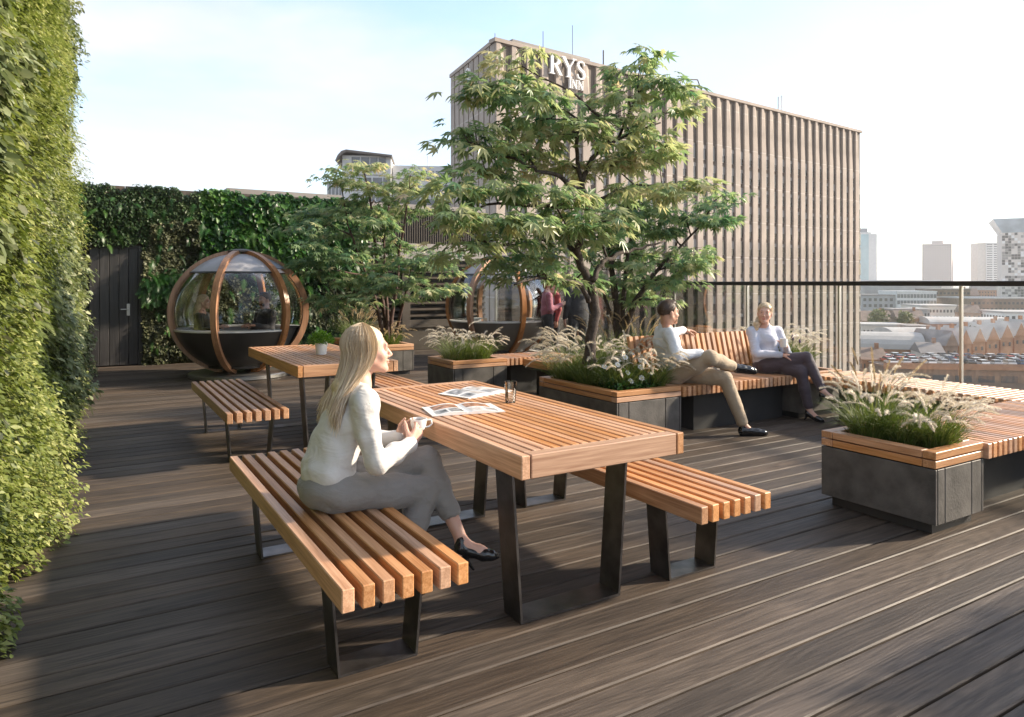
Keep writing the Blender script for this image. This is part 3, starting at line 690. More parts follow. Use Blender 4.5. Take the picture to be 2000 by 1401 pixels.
block('dark red tiled house row by the hotel edge', 1684, 1742, 627, 290, 12, 'brick', 'tile', 'gable', 4.0, win=(8, 1, 0.35, 0.4, 2.8), side=False)
block('square brick house with a flat roof beside the tiled row', 1746, 1790, 607, 300, 14, 'brickd', 'slate', win=(5, 2, 0.4, 0.45, 3.0), side=False)
block('grey house with two rows of windows near the brick house', 1792, 1815, 606, 305, 14, 'cgrey', 'zinc', win=(4, 2, 0.45, 0.45, 3.0), side=False)
block('long low brick hall with a pale roof', 1818, 1958, 633, 262, 16, 'brick', 'zinc', 'vault', 2.4, win=(18, 2, 0.35, 0.4, 2.9), side=True, turn=-4)
block('white flats with brick ends and small windows', 1684, 1770, 637, 252, 14, 'cream', 'zinc', win=(12, 2, 0.35, 0.42, 2.9), side=False)
block('brick house with cream upper floor', 1772, 1815, 640, 245, 12, 'brick', 'slate', win=(6, 2, 0.35, 0.42, 2.9), side=True)
block('barrel roofed shed with a pale curved roof', 1684, 1792, 681, 205, 15, 'brick', 'zinc', 'vault', 4.5, win=(6, 1, 0.3, 0.3, 3.0), turn=-10, side=False)
block('long pale roofed terrace behind the barrel roofed shed', 1748, 1868, 658, 225, 14, 'cream', 'zinc', 'vault', 2.6, win=(16, 1, 0.4, 0.4, 2.8), turn=8, side=False)
for k in range(7):
    u = 1846 + k * 27; d = 196 + k * 4
    block(['first', 'second', 'third', 'fourth', 'fifth', 'sixth', 'seventh'][k] + ' gabled brick house of the terrace, counted from the hotel side', u, u + 30, 676 - k * 4, d, 12, 'brickd' if k == 0 else 'brick', 'zinc' if k else 'slate', 'gable', 4.2, turn=22, win=(2, 1, 0.3, 0.4, 2.8), name='terraced_house', cat='house', along=True, side=False, group='gabled terrace houses')
block('brick house with a tiled gable in front of the barrel roofed shed', 1684, 1728, 702, 178, 10, 'brick', 'tile', 'gable', 2.6, win=(5, 2, 0.28, 0.5, 2.6), side=True, turn=-6)
for lab, u0, u1, vt, d, w_, rf, rs, nx in (
    ('low brown workshop with a tiled roof below the glass fronted office', 1752, 1800, 622, 275, 'brickd', 'tile', 3.0, 6), ('brick villa with a dark gable right of the tan block', 1880, 1912, 611, 320, 'brick', 'tile', 3.5, 4),
    ('pair of brick cottages under the white balcony flats', 1915, 1962, 643, 240, 'brick', 'slate', 3.0, 6), ('small brick house at the corner of the long brick hall', 1800, 1824, 664, 218, 'brick', 'tile', 3.0, 3),
    ('cream cottage between the barrel roofed shed and the terrace', 1800, 1840, 690, 190, 'cream', 'slate', 2.6, 4), ('brown warehouse with a low tiled roof on the far side of town', 1830, 1902, 577, 520, 'brickd', 'tile', 5.0, 9),
    ('long brick mill in front of the banded tower', 1900, 1958, 567, 610, 'brick', 'slate', 5.0, 12), ('grey slab block below the pinkish tower', 1782, 1828, 560, 640, 'cgrey', 'slate', 3.0, 9),
    ('row of brick garages behind the terrace', 1960, 2030, 655, 235, 'brickd', 'tile', 2.0, 9)):
    block(lab, u0, u1, vt, d, 11, w_, rf, 'gable', rs, win=(nx, 2, 0.4, 0.42, 2.8), side=False, turn=-8)
M['tree_far'] = leafmat('town tree', [(0.06,0.075,0.03), (0.13,0.15,0.06), (0.24,0.22,0.10)], 0.7, 0.2)
for lab, u, v, d, h_ in (('bare-looking street tree beside the tiled row', 1716, 640, 280, 9), ('round street tree by the brick cottages', 1905, 668, 215, 6), ('street tree at the end of the long brick hall', 1966, 662, 225, 7), ('street tree in front of the square brick house', 1768, 640, 262, 7)):
    p = at(u, v, d); t = thing('street_tree', lab, 'tree', (p.x, p.y, GZ), 0); hh = p.z - GZ
    m = MB(); m.tube([(0,0,0), (0.1,0,hh*.6), (0,0.1,hh + h_*.3)], [0.35, 0.25, 0.08], 7); m.build('trunk', M['hframe'], t)
    r_ = np.random.default_rng(u); k_ = 700; q_ = unit(r_.normal(0, 1, (k_, 3))) * (r_.random((k_, 1))**.4) * np.array((.42, .42, .5)) * h_ + (0, 0, hh + h_*.35)
    e_ = r_.normal(0, .45, (k_, 3, 3)); V_ = (q_[:, None, :] + e_).reshape(-1, 3)
    tag(link('crown', np_mesh('crown', V_, np.arange(len(V_)).reshape(-1, 3), M['tree_far'], attr=np.repeat(r_.random(k_), 3)), t), kind='stuff')
# roof car park
DP = 168.0; zp = zat(716, DP)
p = cw((1727 - 1000)/FPX*DP, DP, GZ)
cp = thing('car_park', 'brown car park building with cars on its roof deck', 'building', tuple(p), -YAW + math.radians(-7))
m = MB(); m.box((0, 0, 0), (62, 22, zp - GZ)); m.build('wall', M['brickd'], cp)
m = MB(); m.box((-0.3, -0.3, zp - GZ + 0.01), (62.3, 22.3, zp - GZ + 0.25)); m.build('roof_deck', flat('asphalt', (0.16, 0.13, 0.115), 0.9, 0, 0.2, 0.5), cp)
m = MB(); m.box((-0.3, -0.42, zp - GZ - 0.5), (62.3, -0.305, zp - GZ + 0.9)); m.build('edge_beam', M['brick'], cp)
m = MB(); m.box((0, -0.08, 0), (3.6, 0.02, 1.5)); me = m.mesh('window', M['cwin'])
for j in range(2):
    for i in range(12): link('window', me, cp, (0.8 + i * 5.0, 0, zp - GZ - 3.4 - j * 4.2))
carcols = {'white': (0.75,0.75,0.75), 'silver': (0.5,0.5,0.52), 'red': (0.5,0.06,0.04), 'black': (0.03,0.03,0.03), 'dark blue': (0.05,0.08,0.16)}
def carmesh(c):
    m = MB(); body = [(-2.1,0.35),(2.1,0.35),(2.15,0.75),(1.2,0.92),(-1.9,0.95),(-2.15,0.8)]
    m.prism([(z, x) for x, z in body], 1, -0.86, 0.86, 0)
    cab = [(0.95,0.93),(0.35,1.42),(-1.2,1.45),(-1.85,0.96)]
    m.prism([(z, x) for x, z in cab], 1, -0.74, 0.74, 1); m.prism([(z, x) for x, z in [(0.4,1.40),(0.3,1.47),(-1.2,1.5),(-1.35,1.43)]], 1, -0.72, 0.72, 0)
    for x in (-1.3, 1.35):
        for y_ in (-0.87, 0.70): m.prism([(0.32 + 0.32*math.sin(a), x + 0.32*math.cos(a)) for a in [k*math.pi/4 for k in range(8)]], 1, y_, y_ + 0.17, 2)
    return m.mesh('parked_car', [flat('car paint ' + c, carcols[c], 0.25, 0.2, 0.02), M['cwin'], M['black']])
CM = {c: carmesh(c) for c in carcols}
for r in range(4):
    for i in range(15):
        if random.random() < 0.86:
            c = random.choice(('white','white','white','silver','silver','red','black','dark blue'))
            q = cp.matrix_basis @ Vector((2.5 + i * 2.9 + (r % 2), 2.6 + r * 5.2, zp - GZ + 0.252)) if False else Matrix.Translation(p) @ Matrix.Rotation(-YAW + math.radians(-7), 4, 'Z') @ Vector((2.5 + i * 2.9 + (r % 2), 2.6 + r * 5.2, zp - GZ + 0.252))
            o = link('parked_car', CM[c], None, tuple(q), (0, 0, -YAW + math.radians(83 + random.uniform(-3, 3))))
            tag(o, 'small %s car parked on the roof of the car park' % c, 'car', '%s cars on the car park roof' % c)
# ------------------------------------------------------------------ instancing leaves into meshes
def frames(fwd, nrm):
    f = unit(fwd); s = unit(np.cross(nrm, f)); n = np.cross(f, s); return np.stack([f, s, n], axis=-1)
def inst(TV, TF, P, R, S, tint):
    TV = np.asarray(TV, float); TF = np.asarray(TF); k = len(P)
    S = np.asarray(S, float)
    if S.ndim == 1: V = (TV[None] * S[:, None, None])
    else: V = TV[None] * S[:, None, :]
    V = np.einsum('kij,knj->kni', R, V) + P[:, None, :]
    F = TF[None] + (np.arange(k) * len(TV))[:, None, None]
    return V.reshape(-1, 3), F.reshape(-1, TF.shape[1]), np.repeat(tint, len(TV))
def merge(parts):
    V, F, A = [], [], []; b = 0
    for v, f, a in parts: V.append(v); F.append(f + b); A.append(a); b += len(v)
    return np.concatenate(V), np.concatenate(F), np.concatenate(A)
# simple leaf: folded diamond, along +X, drooping
LEAF_V = [(0,0,0), (0.45,-0.30,0.05), (1,0,-0.14), (0.45,0.30,0.05)]; LEAF_F = [(0,1,2), (0,2,3)]
OVAL_V = [(0,0,0), (0.28,-0.32,0.05), (0.72,-0.27,0.0), (1,0,-0.12), (0.72,0.27,0.0), (0.28,0.32,0.05)]; OVAL_F = [(0,1,2), (0,2,3), (0,3,4), (0,4,5)]
def frond(np_=13):
    V, F = [], []
    def c(x): return (x, 0, 0.10*x - 0.42*x*x)
    for i in range(np_):
        x = 0.08 + 0.9 * i / np_; L_ = 0.30 * (1 - x)**0.7 * min(1, x*6) + 0.02; w_ = 0.050
        a = c(x); bq = c(x + w_)
        for s in (-1, 1):
            b = len(V); V += [a, bq, (x + 0.35*L_ + w_*0.4, s*L_, c(x)[2] - 0.25*L_)]; F.append((b, b+1, b+2) if s < 0 else (b, b+2, b+1))
    b = len(V); V += [(0,-.008,0), (0,.008,0), c(1)]; F.append((b, b+1, b+2))
    return V, F
FROND_V, FROND_F = frond()
def fbm(a, b, seed, f=1.0):
    r = np.random.default_rng(seed); out = np.zeros_like(a); amp = 1.0; tot = 0
    for o in range(5):
        for k in range(3):
            th = r.uniform(0, 6.28); ph = r.uniform(0, 6.28); out += amp * np.sin((a*np.cos(th) + b*np.sin(th)) * f * 2.2 + ph); tot += amp
        amp *= 0.62; f *= 1.9
    return out / tot * 2.2

M['leaf_lime'] = leafmat('lime foliage', [(0.06,0.085,0.018), (0.19,0.23,0.055), (0.48,0.48,0.20)], 0.5, 0.35)
M['leaf_var'] = leafmat('variegated foliage', [(0.06,0.085,0.035), (0.20,0.235,0.11), (0.48,0.48,0.30)], 0.5, 0.3)
M['leaf_fern'] = leafmat('fern foliage', [(0.045,0.07,0.018), (0.14,0.18,0.045), (0.32,0.34,0.13)], 0.5, 0.4)
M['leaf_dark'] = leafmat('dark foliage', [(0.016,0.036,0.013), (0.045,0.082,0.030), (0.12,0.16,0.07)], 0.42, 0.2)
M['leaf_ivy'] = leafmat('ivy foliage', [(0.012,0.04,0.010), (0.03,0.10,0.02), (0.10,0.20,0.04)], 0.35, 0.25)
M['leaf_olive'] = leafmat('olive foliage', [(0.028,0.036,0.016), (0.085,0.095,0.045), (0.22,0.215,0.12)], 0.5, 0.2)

def wall_foliage(name, parent, mat, n, a, b, depth, origin, ea, en, size, TV, TF, droop=0.6, spread=0.9, tseed=0, lo=0.0, offs=0.0):
    """leaves over a wall: a,b = coordinates along/up, depth = bulge, ea along vector, en outward vector"""
    r = np.random.default_rng(tseed + 5); k = len(a)
    ea = np.array(ea, float); en = np.array(en, float); ez = np.array((0, 0, 1.0))
    dd = depth * (lo + (1 - lo) * r.random(k)**0.45) + offs
    P = np.array(origin) + a[:, None]*ea + b[:, None]*ez + dd[:, None]*en
    f = en*r.uniform(0.5, 1.1, (k,1)) + ea*r.normal(0, spread*0.6, (k,1)) - ez*r.uniform(0.0, droop*1.6, (k,1))
    nr = ez*1.0 + en*r.uniform(0.3, 1.0, (k,1)) + ea*r.normal(0, .5, (k,1)) + ez*r.normal(0, .3, (k,1))
    S = size * r.uniform(0.6, 1.35, k)
    tint = np.clip(r.normal(0.5, 0.2, k) + 0.30*fbm(a, b, tseed + 77, 1.2), 0, 1)
    V, F, A = inst(TV, TF, P, frames(f, nr), S, tint)
    o = link(name, np_mesh(name, V, F, M[mat], attr=A), parent); tag(o, kind='stuff'); return o

# ------------------------------------------------------------------ tall living wall on the left
lw = thing('vertical_garden', 'tall sunlit living wall of ferns and small leaves filling the left side', 'living wall', (-0.58, 9.0, 0))
m = MB(); m.box((-0.16, -7.6, 0), (-0.02, 6.0, 7.8)); m.build('backing_panel', M['under'], lw)
def lwall(n, seed):
    r = np.random.default_rng(seed); y = r.uniform(1.5, 15.0, n*2)**1.0; z = r.random(n*2) * (2.2 + 0.40*y)
    keep = r.random(n*2) < np.clip(7.5/(y+1.5), 0.38, 1)
    y, z = y[keep][:n], z[keep][:n]
    return y, z
def ldepth(y, z):
    b = 0.25 + 0.16*fbm(y, z, 3, 1.2) + 0.12*fbm(y, z, 4, 4.0)
    b += 0.06*np.clip((1.1 - z)/1.1, 0, 1)*np.clip((y - 4)/3, 0, 1) + 0.026*(y - 3) - 0.035*z
    return np.minimum(np.clip(b, 0.06, 0.75), 0.22 + 0.028*y + 0.25*np.clip(y - 4.2, 0, 1))
y, z = lwall(250000, 1); sp = fbm(y, z, 9, 0.55) + 0.25*fbm(y, z, 10, 2.0)
g = (y < 14.6)
def sub(mask): return y[mask], z[mask]
for nm, mk, mat, size, TV, TF, dr in (('lime_foliage', (sp < 0.35) & g, 'leaf_lime', 0.040, LEAF_V, LEAF_F, 0.6),
                                     ('variegated_foliage', (sp >= 0.35) & g, 'leaf_var', 0.060, OVAL_V, OVAL_F, 0.9)):
    a, b = sub(mk); wall_foliage(nm, lw, mat, len(a), a - 9.0, b, ldepth(a, b), (0,0,0), (0,1,0), (1,0,0), size, TV, TF, dr, 1.0, 21)
y2, z2 = lwall(11000, 2); mk = (fbm(y2, z2, 12, 0.7) > 0.25) & (y2 < 14.8) & (y2 > 4.6) & ((z2 > 0.7) | (y2 > 7)); a, b = y2[mk], z2[mk]
wall_foliage('fern_foliage', lw, 'leaf_fern', len(a), a - 9.0, b, ldepth(a, b), (0,0,0), (0,1,0), (1,0,0), 0.155, FROND_V, FROND_F, 0.5, 1.4, 31, 0.5, 0.0)
mk = (y2 < 14.8) & (y2 > 3.8) & (fbm(y2, z2, 13, 0.8) > 0.35); a, b = y2[mk], z2[mk]
wall_foliage('dark_leaf_foliage', lw, 'leaf_olive', len(a), a - 9.0, b, ldepth(a, b), (0,0,0), (0,1,0), (1,0,0), 0.052, OVAL_V, OVAL_F, 0.9, 1.1, 41, 0.6, 0.01)

# ------------------------------------------------------------------ living wall at the back with a charred timber door
BY = 15.1
bw = thing('vertical_garden', 'shaded green living wall at the back of the terrace beside the black door', 'living wall', (2.3, BY, 0))
for i in range(14):
    x0 = -2.9 + i * 0.42
    m = MB(); m.cbox((x0 + 0.004, -0.02, 0.0 if x0 > -1.40 else 2.24), (x0 + 0.416, 0.05, 3.36 + random.uniform(-.01, .01)), 0.004); m.build('panel_board', M['brown_wood'], bw)
m = MB(); m.box((0.2, 0.3, 3.2), (2.6, 2.2, 3.50)); m.build('roof_upstand', M['greige'], bw)
r = np.random.default_rng(8)
n = 60000; x = r.uniform(-2.75, 3.0, n); zz = r.uniform(0.02, 3.42, n)
lim = 3.40 + 0.13*fbm(x, x*0, 6, 3.0)
ok = (zz < lim) & ~((x < -1.36) & (zz < 2.26 + 0.05*fbm(x, zz*0, 5, 4)))
x, zz = x[ok], zz[ok]; sp = fbm(x, zz, 19, 0.8)
dep = np.clip(0.20 + 0.12*fbm(x, zz, 23, 1.4) + 0.05*fbm(x, zz, 24, 5), 0.04, 0.5) * np.clip(0.5 + (3.4 - zz), 0.4, 1)
ivy = (x > -0.35) & (zz > 1.75)
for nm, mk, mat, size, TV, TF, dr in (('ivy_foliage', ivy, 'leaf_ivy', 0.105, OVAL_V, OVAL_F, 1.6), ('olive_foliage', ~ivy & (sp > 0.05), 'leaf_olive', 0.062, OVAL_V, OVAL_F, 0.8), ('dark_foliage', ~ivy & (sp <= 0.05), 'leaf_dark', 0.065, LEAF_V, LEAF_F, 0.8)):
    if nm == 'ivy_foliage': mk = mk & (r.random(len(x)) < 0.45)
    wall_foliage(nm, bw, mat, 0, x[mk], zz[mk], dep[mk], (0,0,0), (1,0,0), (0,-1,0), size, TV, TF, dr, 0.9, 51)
n = 800; a = np.concatenate([r.uniform(-1.35, -0.55, 500), r.uniform(-2.7, 2.8, 300)]); b = np.concatenate([r.uniform(1.35, 1.75, 500), r.uniform(0.2, 3.3, 300)])
okf = ~((a < -1.36) & (b < 2.3)); a, b = a[okf], b[okf]
wall_foliage('fern_foliage', bw, 'leaf_ivy', 0, a, b, np.full(len(a), 0.25), (0,0,0), (1,0,0), (0,-1,0), 0.26, FROND_V, FROND_F, 1.2, 0.6, 61, 0.4)

m = MB(); m.box((-2.9, 0.055, 0), (2.98, 0.12, 3.3)); m.build('backing_panel', M['black'], bw)
door = thing('timber_door', 'black boarded door with a silver lever handle in the back living wall', 'door', (0.08, BY - 0.06, 0))
for i in range(5):
    m = MB(); m.cbox((i*0.158 + 0.003, 0, 0.02), (i*0.158 + 0.155, 0.05, 2.2), 0.005); m.build('door_board', M['dark_wood'], door)
m = MB(); m.box((0.795, -0.02, 0), (0.86, 0.05, 2.25)); m.box((-0.09, -0.02, 2.203), (0.794, 0.05, 2.25)); m.build('door_frame', M['dark_wood'], door)
m = MB(); m.cbox((0.60, -0.015, 0.94), (0.655, -0.002, 1.16), 0.003); hp = m.build('handle_plate', M['post'], door)
m = MB(); m.tube([(0.63, -0.01, 1.06), (0.63, -0.06, 1.06), (0.50, -0.065, 1.06)], 0.011, 8); m.build('lever', M['post'], hp)
m = MB(); m.lathe([(0.0, 0), (0.014, 0), (0.014, 0.02), (0, 0.02)], 10, (0, 0, 0)); o = m.build('lock', M['post'], hp, loc=(0.63, -0.014, 0.99)); o.rotation_euler = (math.radians(90), 0, 0)

# ------------------------------------------------------------------ bronze louvred screen
ls = thing('louvred_screen', 'bronze plant screen with horizontal louvres behind the empty pod', 'screen', (5.3, BY, 0))
m = MB(); m.box((0, 0.12, 0), (3.1, 0.9, 3.3)); m.build('casing', M['black'], ls)
m = MB(); m.cbox((0, 0.0, 0.0), (3.1, 0.118, 0.52), 0.004); m.build('base_panel', M['bronze'], ls)
m = MB(); m.cbox((0, -0.06, 0.523), (3.1, 0.118, 0.70), 0.004); m.build('sill', M['bronze'], ls)
m = MB(); m.cbox((-0.35, 0.0, 2.08), (3.1, 0.118, 2.46), 0.004); m.build('head_panel', M['greige'], ls)
m = MB(); m.cbox((-0.35, 0.02, 3.26), (3.1, 0.118, 3.36), 0.004); m.build('top_rail', M['greige'], ls)
m = MB(); m.prism([(-0.05, 0.0), (0.07, 0.062), (0.075, 0.05), (-0.045, -0.014)], 0, 0, 1)
for cx0, cx1 in ((0.04, 0.87), (1.09, 3.08)):
    mm = MB(); mm.prism([(-0.04, 0.0), (0.08, 0.07), (0.085, 0.055), (-0.035, -0.016)], 0, cx0, cx1); me = mm.mesh('louvre_slat', M['bronze'])
    for k in range(9): link('louvre_slat', me, ls, (0, 0.02, 0.78 + k * 0.146))
for cx in (-0.2, 0.88):
    m = MB(); m.cbox((cx, -0.08, 0), (cx + 0.2, 0.116, 2.075), 0.004); m.build('column', M['bronze'], ls)
m = MB(); m.cbox((-0.012, 0.03, 2.463), (0.012, 0.06, 3.258), 0.002); me = m.mesh('screen_bar', M['bronze'])
for k in range(60): link('screen_bar', me, ls, (-0.33 + k * 0.058, 0, 0))
# ------------------------------------------------------------------ glass and timber pods
M['rib_wood'] = wood('pod rib timber', (0.20, 0.085, 0.035), (0.44, 0.215, 0.10), 2, 0.4, 22, 0.1, 0.06)
M['bowl'] = flat('dark pod shell', (0.045, 0.041, 0.039), 0.32, 0.2, 0.15, 3)
M['bowl_pale'] = flat('pale pod shell', (0.16, 0.15, 0.14), 0.3, 0.35, 0.1, 3)
M['dome'] = leafmat('grey dome panel', [(0.58,0.58,0.61), (0.62,0.62,0.65)], 0.3, 0.5)
M['counter'] = flat('pale counter', (0.55, 0.54, 0.52), 0.3, 0, 0.05, 4)
M['cushion'] = flat('grey cushion', (0.34, 0.34, 0.345), 0.8, 0, 0.1, 8)
PR, PV, PZ = 1.08, 1.0, 1.06
def sph(az, z, off):
    c = max(0.0, 1 - ((z - PZ) / PV)**2)**0.5
    nx = c / PR; nz = (z - PZ) / PV**2; k = math.hypot(nx, nz)
    rr = PR * c + off * nx / k; return Vector((rr * math.cos(az), rr * math.sin(az), z + off * nz / k))
def patch(a0, a1, z0, z1, off, thick=0.012, na=10, nz=8):
    m = MB(); vs = []
    for o_ in (off, off - thick):
        for j in range(nz + 1):
            for i in range(na + 1):
                vs.append(sph(a0 + (a1-a0)*i/na, z0 + (z1-z0)*j/nz, o_))
    W_ = na + 1; B = W_ * (nz + 1); fs = []
    for j in range(nz):
        for i in range(na):
            a = j*W_ + i; fs.append((a, a+1, a+W_+1, a+W_)); fs.append((B+a, B+a+W_, B+a+W_+1, B+a+1))
    for i in range(na): fs.append((i, B+i, B+i+1, i+1)); t_ = nz*W_ + i; fs.append((t_, t_+1, B+t_+1, B+t_))
    for j in range(nz): a = j*W_; fs.append((a, a+W_, B+a+W_, B+a)); b = a + na; fs.append((b, B+b, B+b+W_, b+W_))
    m.add(vs, fs); return m
def make_pod(label, X, Y, phis, opening, bowl):
    t = thing('garden_pod', label, 'pod', (X, Y, 0)); cd = math.atan2(-Y, -X)
    az = [cd + math.radians(p) for p in phis]
    m = MB(); m.lathe([(0.0, 0.0), (0.80, 0.0), (0.82, 0.01), (0.82, 0.06), (0.80, 0.075), (0.0, 0.075)], 40); m.build('base_ring', M['post'], t, True, 30)
    m = MB(); m.lathe([(0.0, 0.16), (0.52, 0.16), (0.52, 0.20), (0.0, 0.20)], 32); m.build('floor', M['bowl'], t)
    for a in az:
        m = MB(); n = 26; w_ = 0.045; vs = []
        for i in range(n + 1):
            th = math.radians(8 + (164 - 8) * i / n); z = PZ + PV * math.cos(th)
            po, pi_ = sph(a, z, 0.045), sph(a, z, -0.055); e = Vector((-math.sin(a), math.cos(a), 0)) * w_
            vs += [po - e, po + e, pi_ + e, pi_ - e]
        fs = [(i*4 + k, i*4 + (k+1) % 4, i*4 + 4 + (k+1) % 4, i*4 + 4 + k) for i in range(n) for k in range(4)] + [(0,1,2,3), (n*4+3, n*4+2, n*4+1, n*4)]
        m.add(vs, fs); m.build('rib', M['rib_wood'], t, True, 35)
    m = MB(); m.lathe([(0.0, 0.035), (0.10, 0.03), (0.22, 0.0), (0.22, -0.02), (0.0, -0.02)], 24, (0, 0, PZ + PV + 0.03)); m.build('top_cap', M['bronze'], t, True, 30)
    n = len(az); g = 0.035
    for k in range(n):
        a0, a1 = az[k] + g, az[(k+1) % n] - g
        if a1 < a0: a1 += 2*math.pi
        if k == opening:
            patch(a0, a1, 1.80, 2.045, -0.01).build('dome_panel', M['bowl'], t, True, 40); continue
        patch(a0, a1, 0.12, 0.79, -0.012).build('shell_panel', bowl, t, True, 40)
        patch(a0, a1, 1.745, 2.045, -0.012).build('dome_panel', M['dome'], t, True, 40)
        patch(a0, a1, 1.722, 1.742, -0.010).build('seal_strip', M['black'], t, True, 40)
        patch(a0, a1, 0.815, 1.72, -0.014, 0.008).build('glass_pane', M['smoke'] if bowl is M['bowl'] else M['glass'], t, True, 40)
    # counter rim and seats, leaving the doorway free
    o0, o1 = az[opening], az[(opening+1) % n]
    s0 = o1 + 0.05; s1 = o0 + 2*math.pi - 0.05
    while s1 - s0 > 2*math.pi: s1 -= 2*math.pi
    m = MB(); m.lathe([(0.78, 0.775), (1.035, 0.775), (1.035, 0.80), (0.78, 0.80), (0.78, 0.775)], 36, (0,0,0), 0, s0, s1); m.build('counter_rim', M['counter'], t)
    m = MB(); m.lathe([(0.42, 0.40), (0.74, 0.40), (0.76, 0.47), (0.42, 0.47), (0.42, 0.40)], 30, (0,0,0), 0, s0, s1); m.build('seat', M['counter'], t)
    m = MB(); m.lathe([(0.75, 0.475), (0.79, 0.475), (0.93, 0.765), (0.88, 0.765), (0.75, 0.475)], 30, (0,0,0), 0, s0, s1); m.build('backrest', M['cushion'], t)
    return t
make_pod('round timber-ribbed pod with two people seated behind its glass', 2.26, 12.54, (-81, -21, 39, 99, 159, 219), 2, M['bowl'])
make_pod('empty round timber-ribbed pod before the louvred screen', 7.34, 12.6, (-93, -33, 25, 83, 143, 205), 4, M['bowl_pale'])

# ------------------------------------------------------------------ things on the tables
def magazine(label, loc, rz, seed):
    r = random.Random(seed); t = thing('open_magazine', label, 'magazine', loc, rz)
    for s in (-1, 1):
        m = MB(); n = 10; w_, h_ = 0.205, 0.275; vs = []
        prof = [(s * w_ * i / n, 0.003 + 0.017 * math.sin(math.pi * min(1, i / n * 1.15 + 0.06))**0.9 * (1 - 0.55 * i / n) + 0.002) for i in range(n + 1)]
        for x, z in prof: vs += [(x, -h_/2, z), (x, h_/2, z), (x, h_/2, 0.0004), (x, -h_/2, 0.0004)]
        fs = []
        for i in range(n):
            a = i*4
            for q in ((a, a+4, a+5, a+1), (a+3, a+2, a+6, a+7), (a, a+3, a+7, a+4), (a+1, a+5, a+6, a+2)): fs.append(q if s > 0 else q[::-1])
        fs += [(n*4, n*4+3, n*4+2, n*4+1) if s > 0 else (n*4, n*4+1, n*4+2, n*4+3)]
        m.add(vs, fs); pg = m.build('page', M['paper'], t, True, 40)
        def zof(x):
            f_ = abs(x) / w_ * n; i = min(n - 1, int(f_)); f_ -= i; return prof[i][1] * (1 - f_) + prof[i+1][1] * f_
        blocks = [(0.10, 0.80, 0.50, 0.90, r.randrange(3)), (0.10, 0.45, 0.08, 0.42, r.randrange(3)), (0.52, 0.85, 0.10, 0.40, r.randrange(3))]
        for x0, x1, y0, y1, c in blocks:
            q = MB(); k = 6; vs = []
            for i in range(k + 1):
                x = s * w_ * (x0 + (x1 - x0) * i / k); vs += [(x, (y0 - .5) * h_, zof(x) + 0.0006), (x, (y1 - .5) * h_, zof(x) + 0.0006)]
            q.add(vs, [(2*i, 2*i+2, 2*i+3, 2*i+1) if s > 0 else (2*i+1, 2*i+3, 2*i+2, 2*i) for i in range(k)]); q.build('picture', M['print%d' % c], pg)
    return t
M['paper'] = flat('magazine paper', (0.78, 0.77, 0.75), 0.35, 0, 0.03, 9)
M['print0'] = flat('printed photo warm', (0.36, 0.17, 0.09), 0.3, 0, 0.8, 22)
M['print1'] = flat('printed photo pale', (0.55, 0.50, 0.46), 0.3, 0, 0.6, 26)
M['print2'] = flat('printed photo grey', (0.30, 0.29, 0.29), 0.3, 0, 0.9, 24)
ZTB = 0.8402
pA = atY(895, 800, 3.45); magazine('open magazine lying near the woman on the front table', (1.81, 3.52, ZTB), math.radians(-12), 3)
magazine('open magazine beside the drinking glass on the front table', (2.165, 4.03, ZTB), math.radians(18), 5)
gl = thing('drinking_glass', 'faceted clear drinking glass standing on the front table', 'glass', (2.17, 3.60, ZTB))
m = MB()
outer = [(0.030, 0.0), (0.031, 0.03), (0.036, 0.09), (0.038, 0.125)]; inner = [(0.0355, 0.125), (0.033, 0.09), (0.027, 0.035), (0.024, 0.012), (0.0, 0.012)]
m.lathe([(0.0, 0.0)] + outer + inner, 12); m.build('tumbler', M['tumbler'], gl, True, 20)
# potted plant on the far table
pp = thing('potted_plant', 'small leafy green plant in a white pot on the farther table', 'plant', (2.02, 7.0, ZTB))
m = MB(); m.lathe([(0.0, 0.0), (0.048, 0.0), (0.060, 0.09), (0.063, 0.092), (0.063, 0.115), (0.055, 0.115), (0.053, 0.09), (0.0, 0.09)], 24); m.build('pot', M['white'], pp, True, 40)
r = np.random.default_rng(3); k = 900
th = r.uniform(0, 6.28, k); rr = 0.12 * r.random(k)**0.6; hh = 0.10 + r.random(k)**0.7 * 0.13 * (1 - (rr/0.16)**2)
P = np.stack([rr*np.cos(th), rr*np.sin(th), hh], 1); f = P * (1, 1, 0.2) + r.normal(0, .06, (k, 3)) + (0, 0, 0.05)
M['leaf_herb'] = leafmat('herb foliage', [(0.05,0.12,0.012), (0.12,0.24,0.025), (0.22,0.36,0.05)], 0.5, 0.4)
V, F, A = inst(LEAF_V, LEAF_F, P, frames(f, r.normal(0, .4, (k, 3)) + (0, 0, 1)), r.uniform(.016, .034, k), r.random(k))
tag(link('foliage', np_mesh('foliage', V, F, M['leaf_herb'], attr=A), pp), kind='stuff')
